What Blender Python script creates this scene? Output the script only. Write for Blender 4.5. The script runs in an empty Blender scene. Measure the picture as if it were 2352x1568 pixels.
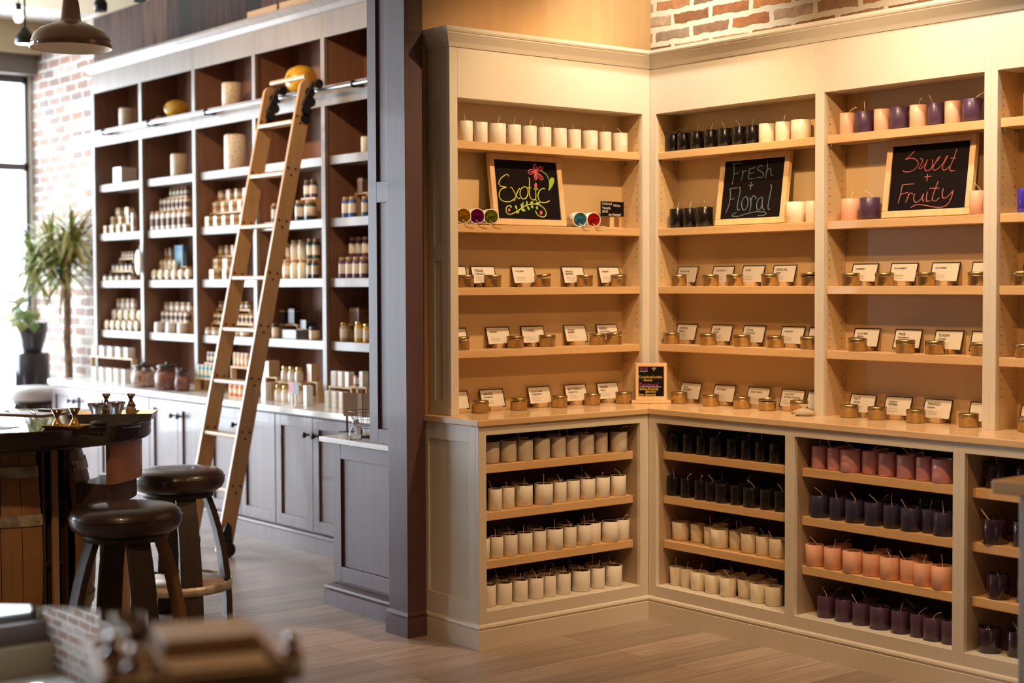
import bpy, math, random
from mathutils import Matrix, Vector
R = random.Random(7)
C = bpy.context.scene.collection
sc = bpy.context.scene
PI = math.pi

# ---------------------------------------------------------------- camera
cd = bpy.data.cameras.new('camera'); cam = bpy.data.objects.new('camera', cd); C.objects.link(cam)
_f = Vector((-0.7817703, 0.62244482, -0.03738506)); _r = Vector((0.62299369, 0.78221637, -0.00405054)); _u = Vector((-0.02672197, 0.02645725, 0.99929272))
cam.matrix_world = Matrix(((_r.x, _u.x, -_f.x, 4.80612), (_r.y, _u.y, -_f.y, -4.58034), (_r.z, _u.z, -_f.z, 1.45835), (0, 0, 0, 1)))
cd.sensor_width = 36.0; cd.lens = 3509.77 / 2352 * 36; cd.clip_start = .05; cd.clip_end = 200
cd.dof.use_dof = True; cd.dof.focus_distance = 6.1; cd.dof.aperture_fstop = 1.9
sc.camera = cam

# ---------------------------------------------------------------- colour management
sc.view_settings.view_transform = 'Standard'; sc.view_settings.look = 'None'
sc.view_settings.gamma = 1.0; sc.view_settings.use_curve_mapping = False
sc.view_settings.exposure = 0.0
cy = sc.cycles
cy.use_denoising = True; cy.max_bounces = 9; cy.diffuse_bounces = 5; cy.glossy_bounces = 4; cy.transmission_bounces = 6; cy.transparent_max_bounces = 12
cy.caustics_reflective = False; cy.caustics_refractive = False; cy.sample_clamp_indirect = 6.0; cy.blur_glossy = .6

# ---------------------------------------------------------------- daylight and lamps
w = bpy.data.worlds.new('sky'); sc.world = w; w.use_nodes = True
bg = w.node_tree.nodes['Background']; bg.inputs[0].default_value = (.86, .92, 1.0, 1); bg.inputs[1].default_value = 17.0

def light(name, kind, loc, aim=None, energy=10, col=(1, 1, 1), size=.05, spot=60, blend=.5, sy=None, portal=False):
    l = bpy.data.lights.new(name, kind); o = bpy.data.objects.new(name, l); C.objects.link(o)
    o.location = loc; l.energy = energy; l.color = col
    if aim is not None:
        o.rotation_euler = (Vector(aim) - Vector(loc)).to_track_quat('-Z', 'Y').to_euler()
    if kind == 'AREA':
        l.shape = 'RECTANGLE'; l.size = size; l.size_y = sy or size
        if portal: l.cycles.is_portal = True
    elif kind == 'SPOT':
        l.spot_size = math.radians(spot); l.spot_blend = blend; l.shadow_soft_size = size
    else: l.shadow_soft_size = size
    return o
# daylight enters by the two shop windows (portals only guide the sky light)
light('window_portal', 'AREA', (-7.62, -3.0, 1.65), (0, -3.0, 1.65), size=6.5, sy=3.1, portal=True)
light('window_portal', 'AREA', (-5.15, -6.95, 1.85), (-5.15, 0, 1.85), size=.45, sy=1.2, portal=True)
WARM = (1.0, .66, .36); HOT = (1.0, .88, .72)
# track spots over the corner display, one of them an added fill
light('track_spot', 'SPOT', (1.05, -.35, 3.25), (-.3, -.25, 1.5), 178, WARM, .03, 74, .8)
light('track_spot', 'SPOT', (1.2, -.95, 2.95), (1.0, .3, 1.5), 122, WARM, .03, 84, .8)
light('track_spot', 'SPOT', (.15, -.12, 3.3), (-.15, .24, 2.35), 80, HOT, .05, 92, 1)
light('track_spot', 'SPOT', (1.75, -.3, 3.3), (1.75, .28, 2.35), 130, HOT, .05, 96, 1)
light('track_spot', 'SPOT', (2.6, -1.6, 3.3), (.7, -.2, .3), 170, (1, .53, .21), .05, 70, .9)  # added warm fill to brighten the low cabinets, no such spot known
light('track_spot', 'SPOT', (3.4, -2.4, 3.4), (2.4, -3.9, .9), 80, WARM, .08, 70, .8)
light('track_spot', 'SPOT', (1.6, -3.7, 3.35), (-.9, -2.3, .5), 130, (1, .62, .32), .06, 46, .9)
# track spots over the long dark bookcase
light('track_spot', 'SPOT', (-3.0, -1.7, 3.35), (-3.4, .1, 2.2), 130, (1, .68, .40), .05, 75, .8)
light('track_spot', 'SPOT', (-1.6, -1.6, 3.35), (-2.2, .1, 2.0), 110, (1, .68, .40), .05, 75, .8)

# ---------------------------------------------------------------- helpers
def lin(c): return tuple(((x + .055) / 1.055) ** 2.4 if x > .04045 else x / 12.92 for x in c)
def H(h): h = h.lstrip('#'); return lin(tuple(int(h[i:i + 2], 16) / 255 for i in (0, 2, 4)))

def mat(name, col, rough=.5, metal=0., coat=0., spec=.5, emit=None, es=1., alpha=1., trans=0., ior=1.45):
    m = bpy.data.materials.new(name); m.use_nodes = True
    b = m.node_tree.nodes['Principled BSDF']
    b.inputs['Base Color'].default_value = (*col[:3], 1); b.inputs['Roughness'].default_value = rough
    b.inputs['Metallic'].default_value = metal; b.inputs['Coat Weight'].default_value = coat; b.inputs['Coat Roughness'].default_value = .05
    b.inputs['Specular IOR Level'].default_value = spec; b.inputs['Transmission Weight'].default_value = trans; b.inputs['IOR'].default_value = ior
    if emit: b.inputs['Emission Color'].default_value = (*emit, 1); b.inputs['Emission Strength'].default_value = es
    return m
def nd(m, t, **kw):
    n = m.node_tree.nodes.new(t)
    for k, v in kw.items():
        if k in n.inputs: n.inputs[k].default_value = v
        else: setattr(n, k, v)
    return n
def lk(m, a, b): m.node_tree.links.new(a, b)
def ramp(m, stops):
    r = nd(m, 'ShaderNodeValToRGB'); e = r.color_ramp.elements
    while len(e) < len(stops): e.new(.5)
    for el, (p, c) in zip(e, stops): el.position = p; el.color = (*c, 1)
    return r
def wood(name, c1, c2, axis='x', scale=9., rough=.45, coat=0., bump=.15, stretch=14.):
    m = mat(name, c1, rough, coat=coat); b = m.node_tree.nodes['Principled BSDF']
    tc = nd(m, 'ShaderNodeTexCoord'); mp = nd(m, 'ShaderNodeMapping')
    s = [stretch, stretch, stretch]; s['xyz'.index(axis)] = 1.
    mp.inputs['Scale'].default_value = s
    oi = nd(m, 'ShaderNodeObjectInfo'); lk(m, tc.outputs['Object'], mp.inputs['Vector'])
    n = nd(m, 'ShaderNodeTexNoise', noise_dimensions='4D'); n.inputs['Scale'].default_value = scale / 4; n.inputs['Detail'].default_value = 6; n.inputs['Distortion'].default_value = .6
    mu = nd(m, 'ShaderNodeMath', operation='MULTIPLY'); mu.inputs[1].default_value = 50; lk(m, oi.outputs['Random'], mu.inputs[0]); lk(m, mu.outputs[0], n.inputs['W'])
    lk(m, mp.outputs[0], n.inputs['Vector'])
    r = ramp(m, [(.3, c1), (.72, c2)]); lk(m, n.outputs['Fac'], r.inputs[0]); lk(m, r.outputs[0], b.inputs['Base Color'])
    bp = nd(m, 'ShaderNodeBump'); bp.inputs['Strength'].default_value = bump; bp.inputs['Distance'].default_value = .003
    lk(m, n.outputs['Fac'], bp.inputs['Height']); lk(m, bp.outputs[0], b.inputs['Normal'])
    return m
def mottled(name, c1, c2, scale=30., rough=.5, metal=0., bump=.2, p=(.4, .6), coat=0.):
    m = mat(name, c1, rough, metal, coat); b = m.node_tree.nodes['Principled BSDF']
    tc = nd(m, 'ShaderNodeTexCoord'); n = nd(m, 'ShaderNodeTexNoise'); n.inputs['Scale'].default_value = scale; n.inputs['Detail'].default_value = 5
    lk(m, tc.outputs['Object'], n.inputs['Vector']); r = ramp(m, [(p[0], c1), (p[1], c2)]); lk(m, n.outputs['Fac'], r.inputs[0]); lk(m, r.outputs[0], b.inputs['Base Color'])
    if bump:
        bp = nd(m, 'ShaderNodeBump'); bp.inputs['Strength'].default_value = bump; bp.inputs['Distance'].default_value = .002; lk(m, n.outputs['Fac'], bp.inputs['Height']); lk(m, bp.outputs[0], b.inputs['Normal'])
    return m
def clear_glass(name, tint=(1, 1, 1), refl=.12, rough=.02):
    m = bpy.data.materials.new(name); m.use_nodes = True; nt = m.node_tree; nt.nodes.clear()
    o = nd(m, 'ShaderNodeOutputMaterial'); mx = nd(m, 'ShaderNodeMixShader'); t = nd(m, 'ShaderNodeBsdfTransparent'); g = nd(m, 'ShaderNodeBsdfGlossy')
    t.inputs[0].default_value = (*tint, 1); g.inputs['Roughness'].default_value = rough
    fr = nd(m, 'ShaderNodeLayerWeight'); fr.inputs[0].default_value = refl
    lk(m, fr.outputs['Fresnel'], mx.inputs[0]); lk(m, t.outputs[0], mx.inputs[1]); lk(m, g.outputs[0], mx.inputs[2]); lk(m, mx.outputs[0], o.inputs[0])
    return m

class MB:
    def __init__(s): s.v = []; s.f = []; s.m = []; s.s = []; s.M = None
    def add(s, vs, fs, m=0, sm=False):
        k = len(s.v)
        if s.M is not None: vs = [tuple(s.M @ Vector(p)) for p in vs]
        s.v += [tuple(p) for p in vs]; s.f += [tuple(i + k for i in f) for f in fs]; s.m += [m] * len(fs); s.s += [sm] * len(fs); return s
    def box(s, x0, x1, y0, y1, z0, z1, m=0):
        vs = [(x, y, z) for z in (z0, z1) for y in (y0, y1) for x in (x0, x1)]
        return s.add(vs, [(0, 2, 3, 1), (4, 5, 7, 6), (0, 1, 5, 4), (2, 6, 7, 3), (0, 4, 6, 2), (1, 3, 7, 5)], m)
    def lathe(s, prof, seg=24, cx=0, cy=0, m=0, sm=True, ell=(1, 1)):
        vs = []; fs = []; n = len(prof)
        for i in range(seg):
            a = 2 * PI * i / seg
            for r, z in prof: vs.append((cx + r * ell[0] * math.cos(a), cy + r * ell[1] * math.sin(a), z))
        for i in range(seg):
            j = (i + 1) % seg
            for k in range(n - 1):
                if prof[k][0] < 1e-7 and prof[k + 1][0] < 1e-7: continue
                if prof[k][0] < 1e-7: fs.append((i * n + k, j * n + k + 1, i * n + k + 1))
                elif prof[k + 1][0] < 1e-7: fs.append((i * n + k, j * n + k, i * n + k + 1))
                else: fs.append((i * n + k, j * n + k, j * n + k + 1, i * n + k + 1))
        return s.add(vs, fs, m, sm)
    def tube(s, pts, r, seg=8, m=0, sm=True, cap=True):
        pts = [Vector(p) for p in pts]; vs = []; fs = []; n = len(pts)
        rr = r if isinstance(r, (list, tuple)) else [r] * n
        up = None
        for i, p in enumerate(pts):
            t = (pts[min(i + 1, n - 1)] - pts[max(i - 1, 0)]).normalized()
            if up is None: up = Vector((0, 0, 1)) if abs(t.z) < .9 else Vector((1, 0, 0))
            a = t.cross(up).normalized(); up = a.cross(t).normalized()
            for k in range(seg):
                an = 2 * PI * k / seg; vs.append(tuple(p + (a * math.cos(an) + up * math.sin(an)) * rr[i]))
        for i in range(n - 1):
            for k in range(seg):
                k2 = (k + 1) % seg; fs.append((i * seg + k, i * seg + k2, (i + 1) * seg + k2, (i + 1) * seg + k))
        s.add(vs, fs, m, sm)
        if cap: s.add(vs[:seg], [tuple(range(seg))[::-1]], m); s.add(vs[-seg:], [tuple(range(seg))], m)
        return s
    def prism(s, poly, a0, a1, axis='z', m=0):
        n = len(poly)
        def P(p, a): return (p[0], p[1], a) if axis == 'z' else ((a, p[0], p[1]) if axis == 'x' else (p[0], a, p[1]))
        vs = [P(p, a0) for p in poly] + [P(p, a1) for p in poly]
        fs = [tuple(range(n))[::-1], tuple(range(n, 2 * n))] + [(i, (i + 1) % n, n + (i + 1) % n, n + i) for i in range(n)]
        return s.add(vs, fs, m)
    def sweep(s, path, prof, i0=0, i1=None, lo=None, hi=None, m=0):
        # profile (outward offset, z) carried along a plan path with mitred corners; outward is to the right
        P = [Vector(p) for p in path]; n = len(P); off = []
        for i in range(n):
            d0 = (P[i] - P[i - 1]).normalized() if i else None; d1 = (P[i + 1] - P[i]).normalized() if i < n - 1 else None
            if d0 is None: o = Vector((d1.y, -d1.x))
            elif d1 is None: o = Vector((d0.y, -d0.x))
            else:
                a = Vector((d0.y, -d0.x)); b = Vector((d1.y, -d1.x)); o = (a + b) / (1 + a.dot(b))
            off.append(o)
        i1 = n - 1 if i1 is None else i1; k = len(prof)
        for i in range(i0, i1):
            vs = []
            for j in (i, i + 1):
                for o, z in prof:
                    q = P[j] + off[j] * o
                    if lo is not None: q.x = max(q.x, lo)
                    if hi is not None: q.x = min(q.x, hi)
                    vs.append((q.x, q.y, z))
            s.add(vs, [(a, (a + 1) % k, k + (a + 1) % k, k + a) for a in range(k)] + [tuple(range(k))[::-1], tuple(range(k, 2 * k))], m)
        return s
    def build(s, name, mats, parent=None, world=True, bevel=0, seg=2):
        me = bpy.data.meshes.new(name)
        vs = s.v
        if parent is not None and world:
            inv = rootmat(parent).inverted(); vs = [tuple(inv @ Vector(p)) for p in vs]
        me.from_pydata(vs, [], s.f); me.update()
        for mm in (mats if isinstance(mats, (list, tuple)) else [mats]): me.materials.append(mm)
        me.polygons.foreach_set('material_index', s.m); me.polygons.foreach_set('use_smooth', s.s)
        o = bpy.data.objects.new(name, me); C.objects.link(o)
        if parent is not None: o.parent = parent
        if bevel:
            b = o.modifiers.new('bevel', 'BEVEL'); b.width = bevel; b.segments = seg; b.limit_method = 'ANGLE'; b.angle_limit = math.radians(40)
        return o
def rootmat(o):
    m = Matrix.Translation(o.location) @ o.rotation_euler.to_matrix().to_4x4() @ Matrix.Diagonal((*o.scale, 1))
    return rootmat(o.parent) @ m if o.parent else m
def tag(o, label=None, cat=None, group=None, kind=None):
    if label: o['label'] = label
    if cat: o['category'] = cat
    if group: o['group'] = group
    if kind: o['kind'] = kind
    return o
def thing(name, label, cat, loc=(0, 0, 0), rz=0, group=None):
    o = bpy.data.objects.new(name, None); C.objects.link(o); o.empty_display_size = .05
    o.location = loc; o.rotation_euler = (0, 0, rz); return tag(o, label, cat, group)
def struct(mb, name, m, **k): return tag(mb.build(name, m, **k), kind='structure')
def dup(root, loc, rz=0, label=None, group=None, scale=None):
    r = root.copy(); C.objects.link(r); r.location = loc; r.rotation_euler = (0, 0, rz)
    if scale: r.scale = scale
    if label: r['label'] = label
    if group: r['group'] = group
    for ch in KIDS[root.name]:
        c = ch.copy(); C.objects.link(c); c.parent = r
        for g in KIDS.get(ch.name, []):
            e = g.copy(); C.objects.link(e); e.parent = c
    return r
KIDS = {}
def kids(root, *ch): KIDS[root.name] = list(ch); return root
USED = set()
def place(proto, loc, rz=0, label=None, group=None, scale=None):
    # the first placement moves the prototype itself, later ones copy it
    if proto.name not in USED:
        USED.add(proto.name); proto.location = loc; proto.rotation_euler = (0, 0, rz)
        if scale: proto.scale = scale
        tag(proto, label, None, group); return proto
    return dup(proto, loc, rz, label, group, scale)
ORD = ['first', 'second', 'third', 'fourth', 'fifth', 'sixth', 'seventh', 'eighth', 'ninth', 'tenth', 'eleventh', 'twelfth']
def text_mesh(txt, size, name, m, parent, M, align='LEFT', shear=0., sx=1.):
    cu = bpy.data.curves.new('t', 'FONT'); cu.body = txt; cu.size = size; cu.align_x = align; cu.shear = shear; cu.extrude = .0002; cu.resolution_u = 2
    o = bpy.data.objects.new('t', cu); me = bpy.data.meshes.new_from_object(o); bpy.data.objects.remove(o); bpy.data.curves.remove(cu)
    me.transform(M @ Matrix.Diagonal((sx, 1, 1, 1))); me.materials.clear(); me.materials.append(m); me.name = name
    ob = bpy.data.objects.new(name, me); C.objects.link(ob); ob.parent = parent; return ob
def join_text(items, name, m, parent):
    # items: (text, size, matrix) become one lettering mesh
    import bmesh
    bm = bmesh.new()
    for txt, size, M in items:
        cu = bpy.data.curves.new('t', 'FONT'); cu.body = txt; cu.size = size; cu.resolution_u = 2; cu.extrude = .0002
        o = bpy.data.objects.new('t', cu); me = bpy.data.meshes.new_from_object(o); bpy.data.objects.remove(o); bpy.data.curves.remove(cu)
        me.transform(M); bm.from_mesh(me); bpy.data.meshes.remove(me)
    me = bpy.data.meshes.new(name); bm.to_mesh(me); bm.free(); me.materials.append(m)
    ob = bpy.data.objects.new(name, me); C.objects.link(ob); ob.parent = parent; return ob
def smooth_line(pts, k=4):
    if len(pts) < 3: return pts
    out = []
    for i in range(len(pts) - 1):
        p0 = pts[max(i - 1, 0)]; p1 = pts[i]; p2 = pts[i + 1]; p3 = pts[min(i + 2, len(pts) - 1)]
        for j in range(k):
            t = j / k; out.append(tuple(.5 * (2 * b + (c - a) * t + (2 * a - 5 * b + 4 * c - d) * t * t + (-a + 3 * b - 3 * c + d) * t ** 3) for a, b, c, d in zip(p0, p1, p2, p3)))
    out.append(pts[-1]); return out
LEFT=[
(1, 0, 'pillar', 'beige', -5.551, -5.297, 0.08, 2.575, 0.14, 1, 0, 0.109),
(1, 1, 'giftbox', 'white', -5.654, -5.299, 0.08, 2.185, 0.114, 1, 0, 0.151),
(1, 2, 'cube', 'cream', -5.735, -5.287, 0.04, 1.835, 0.056, 4, 0, 0.049),
(1, 2, 'cube', 'cream', -5.735, -5.34, 0.085, 1.898, 0.058, 3, 1, 0.062),
(1, 2, 'cube', 'tan', -5.735, -5.427, 0.125, 1.957, 0.064, 2, 2, 0.072),
(1, 2, 'cube', 'white', -5.305, -5.201, 0.04, 1.835, 0.131, 1, 0, 0.044),
(1, 3, 'jar', 'darklid', -5.735, -5.209, 0.04, 1.497, 0.041, 5, 0, 0.045),
(1, 3, 'jar', 'darklid', -5.715, -5.348, 0.085, 1.568, 0.047, 5, 1, 0.031),
(1, 3, 'jar', 'brown', -5.638, -5.419, 0.125, 1.658, 0.044, 4, 2, 0.023),
(1, 4, 'bar', 'cream', -5.735, -5.133, 0.04, 1.14, 0.071, 6, 0, 0.046),
(1, 4, 'bar', 'cream', -5.735, -5.203, 0.085, 1.21, 0.076, 5, 1, 0.051),
(1, 4, 'jar', 'grey', -5.735, -5.395, 0.125, 1.291, 0.073, 4, 2, 0.037),
(1, 5, 'box', 'white', -5.652, -5.03, -0.1, 0.785, 0.094, 5, 0, 0.052),
(1, 5, 'box', 'white', -5.75, -5.071, -0.02, 0.956, 0.071, 5, 2, 0.057),
(2, 0, 'pitcher', 'yellow', -4.816, -4.481, 0.08, 2.575, 0.099, 1, 0, 0.152),
(2, 0, 'lump', 'tan', -4.908, -4.749, 0.04, 2.575, 0.031, 1, 0, 0.071),
(2, 1, 'pillar', 'beige', -4.736, -4.507, 0.08, 2.185, 0.152, 1, 0, 0.104),
(2, 2, 'tube', 'white', -4.945, -4.366, 0.04, 1.835, 0.126, 7, 0, 0.038),
(2, 2, 'tube', 'white', -4.923, -4.494, 0.085, 1.97, 0.078, 7, 1, 0.028),
(2, 2, 'tube', 'brown', -4.85, -4.576, 0.125, 2.061, 0.062, 5, 2, 0.025),
(2, 3, 'bar', 'cream', -4.945, -4.342, 0.04, 1.497, 0.071, 6, 0, 0.048),
(2, 3, 'bar', 'cream', -4.945, -4.675, 0.085, 1.559, 0.071, 4, 1, 0.036),
(2, 3, 'cube', 'tan', -4.945, -4.816, 0.125, 1.642, 0.074, 2, 2, 0.031),
(2, 3, 'giftbox', 'blue', -4.825, -4.589, 0.125, 1.588, 0.141, 1, 2, 0.107),
(2, 4, 'jar', 'white', -4.926, -4.406, 0.04, 1.14, 0.069, 3, 0, 0.078),
(2, 4, 'tube', 'white', -4.919, -4.506, 0.085, 1.213, 0.071, 6, 1, 0.031),
(2, 4, 'jar', 'grey', -4.945, -4.511, 0.125, 1.282, 0.063, 5, 2, 0.043),
(2, 5, 'bigjar', 'mixed', -4.857, -4.493, -0.17, 0.785, 0.163, 1, -2, 0.158),
(2, 5, 'bigjar', 'dark', -4.494, -4.131, -0.17, 0.785, 0.179, 1, -2, 0.162),
(2, 5, 'bigjar', 'berry', -4.23, -4.026, -0.12, 0.785, 0.147, 1, -1, 0.093),
(3, 0, 'pillar', 'beige', -3.996, -3.732, 0.08, 2.575, 0.155, 1, 0, 0.127),
(3, 1, 'pillar', 'floral', -3.972, -3.675, 0.08, 2.185, 0.217, 1, 0, 0.143),
(3, 2, 'cube', 'cream', -4.155, -3.582, 0.04, 1.835, 0.063, 5, 0, 0.058),
(3, 2, 'cube', 'cream', -4.155, -3.6, 0.085, 1.926, 0.064, 5, 1, 0.059),
(3, 2, 'cube', 'tan', -4.155, -3.724, 0.125, 2.004, 0.067, 4, 2, 0.055),
(3, 3, 'cube', 'cream', -4.118, -3.773, 0.04, 1.497, 0.063, 2, 0, 0.082),
(3, 3, 'cube', 'cream', -4.155, -3.761, 0.085, 1.565, 0.064, 3, 1, 0.071),
(3, 3, 'cube', 'tan', -4.155, -3.827, 0.125, 1.65, 0.065, 4, 2, 0.042),
(3, 4, 'jar', 'grey', -4.155, -3.589, 0.04, 1.14, 0.048, 6, 0, 0.046),
(3, 4, 'tube', 'cream', -4.155, -3.621, 0.085, 1.219, 0.059, 10, 1, 0.027),
(3, 4, 'jar', 'brown', -4.155, -3.731, 0.125, 1.308, 0.047, 6, 2, 0.035),
(3, 5, 'tube', 'teal', -4.105, -3.842, -0.06, 0.873, 0.08, 5, 1, 0.025),
(3, 5, 'tube', 'purple', -4.048, -3.906, -0.02, 0.967, 0.067, 3, 2, 0.022),
(3, 5, 'tube', 'orange', -3.609, -3.362, -0.1, 0.785, 0.073, 4, 0, 0.03),
(3, 5, 'tube', 'peach', -3.699, -3.5, -0.02, 0.958, 0.083, 4, 2, 0.024),
(4, 0, 'pitcher', 'yellow', -3.198, -2.854, 0.08, 2.575, 0.134, 1, 0, 0.177),
(4, 1, 'pillar', 'white', -3.169, -3.073, 0.08, 2.185, 0.091, 1, 0, 0.049),
(4, 2, 'giftbox', 'peach', -3.365, -3.304, 0.08, 1.835, 0.105, 1, 0, 0.059),
(4, 2, 'bottle', 'black', -3.316, -3.225, 0.04, 1.835, 0.113, 1, 0, 0.045),
(4, 2, 'bottle', 'green', -3.037, -2.937, 0.04, 1.835, 0.118, 1, 0, 0.052),
(4, 2, 'bottle', 'green', -2.931, -2.802, 0.04, 1.835, 0.114, 1, 0, 0.067),
(4, 2, 'bottle', 'plum', -3.073, -2.934, 0.125, 1.973, 0.104, 2, 2, 0.036),
(4, 3, 'bottle', 'red', -3.365, -3.278, 0.04, 1.497, 0.11, 1, 0, 0.057),
(4, 3, 'bottle', 'red', -3.365, -3.336, 0.125, 1.613, 0.112, 1, 2, 0.058),
(4, 3, 'bottle', 'tan', -3.19, -3.075, 0.04, 1.497, 0.112, 1, 0, 0.058),
(4, 3, 'bottle', 'cream', -3.068, -2.897, 0.04, 1.497, 0.11, 2, 0, 0.044),
(4, 3, 'bottle', 'green', -2.89, -2.772, 0.04, 1.497, 0.109, 2, 0, 0.031),
(4, 3, 'bottle', 'tan', -3.3, -3.239, 0.125, 1.609, 0.105, 1, 2, 0.031),
(4, 3, 'bottle', 'cream', -3.232, -3.065, 0.125, 1.609, 0.117, 2, 2, 0.043),
(4, 3, 'bottle', 'green', -3.048, -2.91, 0.125, 1.612, 0.119, 2, 2, 0.036),
(4, 4, 'jar', 'label', -3.326, -3.239, 0.04, 1.14, 0.089, 1, 0, 0.044),
(4, 4, 'giftbox', 'slate', -3.266, -2.961, 0.08, 1.14, 0.052, 1, 0, 0.156),
(4, 4, 'jar', 'label', -2.889, -2.782, 0.04, 1.14, 0.077, 1, 0, 0.056),
(4, 4, 'giftbox', 'black', -3.362, -3.146, 0.125, 1.223, 0.093, 2, 2, 0.055),
(4, 4, 'giftbox', 'black', -3.128, -2.953, 0.125, 1.198, 0.053, 1, 2, 0.091),
(4, 5, 'card', 'white', -3.121, -3.007, -0.17, 0.785, 0.151, 1, -2, 0.056),
(4, 5, 'giftbox', 'kraft', -3.079, -2.948, -0.12, 0.785, 0.106, 1, -1, 0.066),
(4, 5, 'giftbox', 'kraft', -3.322, -3.145, -0.02, 0.913, 0.092, 1, 2, 0.089),
(4, 5, 'goldjar', 'white', -3.01, -2.699, -0.12, 0.785, 0.094, 4, -1, 0.04),
(4, 5, 'goldjar', 'white', -3.038, -2.803, -0.06, 0.896, 0.089, 3, 1, 0.04),
(4, 5, 'giftbox', 'kraft', -2.817, -2.687, -0.02, 0.907, 0.097, 1, 2, 0.067),
(4, 5, 'giftbox', 'white', -2.608, -2.514, -0.17, 0.785, 0.113, 1, -2, 0.049),
(5, 1, 'pillar', 'white', -2.386, -2.297, 0.08, 2.185, 0.091, 1, 0, 0.048),
(5, 2, 'bottle', 'blue', -2.5, -2.362, 0.04, 1.835, 0.112, 2, 0, 0.037),
(5, 2, 'bottle', 'blue', -2.323, -2.258, 0.04, 1.835, 0.11, 1, 0, 0.035),
(5, 2, 'giftbox', 'brown', -2.492, -2.373, 0.125, 1.975, 0.08, 1, 2, 0.065),
(5, 3, 'bottle', 'plum', -2.539, -2.25, 0.04, 1.497, 0.116, 4, 0, 0.039),
(5, 3, 'bottle', 'plum', -2.575, -2.304, 0.125, 1.613, 0.114, 4, 2, 0.043),
(5, 4, 'bottle', 'clear', -2.556, -2.468, 0.04, 1.14, 0.107, 1, 0, 0.047),
(5, 4, 'bottle', 'yellow', -2.402, -2.32, 0.04, 1.14, 0.114, 1, 0, 0.045),
(5, 4, 'bottle', 'yellow', -2.316, -2.247, 0.04, 1.14, 0.103, 1, 0, 0.038),
(5, 4, 'giftbox', 'brown', -2.575, -2.398, 0.125, 1.237, 0.091, 1, 2, 0.1),
(5, 5, 'box', 'white', -2.453, -2.234, -0.12, 0.785, 0.09, 3, -1, 0.039),
(5, 5, 'box', 'red', -2.23, -2.178, -0.12, 0.785, 0.079, 1, -1, 0.028),
(5, 5, 'box', 'mint', -2.173, -2.112, -0.12, 0.785, 0.083, 1, -1, 0.033),
(5, 5, 'box', 'white', -2.481, -2.266, -0.06, 0.898, 0.082, 3, 1, 0.039),
(5, 5, 'box', 'red', -2.262, -2.206, -0.06, 0.907, 0.057, 1, 1, 0.031),
(5, 5, 'box', 'mint', -2.201, -2.121, -0.06, 0.908, 0.081, 1, 1, 0.044),
(5, 5, 'dropper', 'clear', -2.048, -1.945, -0.17, 0.785, 0.089, 3, -2, 0.019)]
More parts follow.
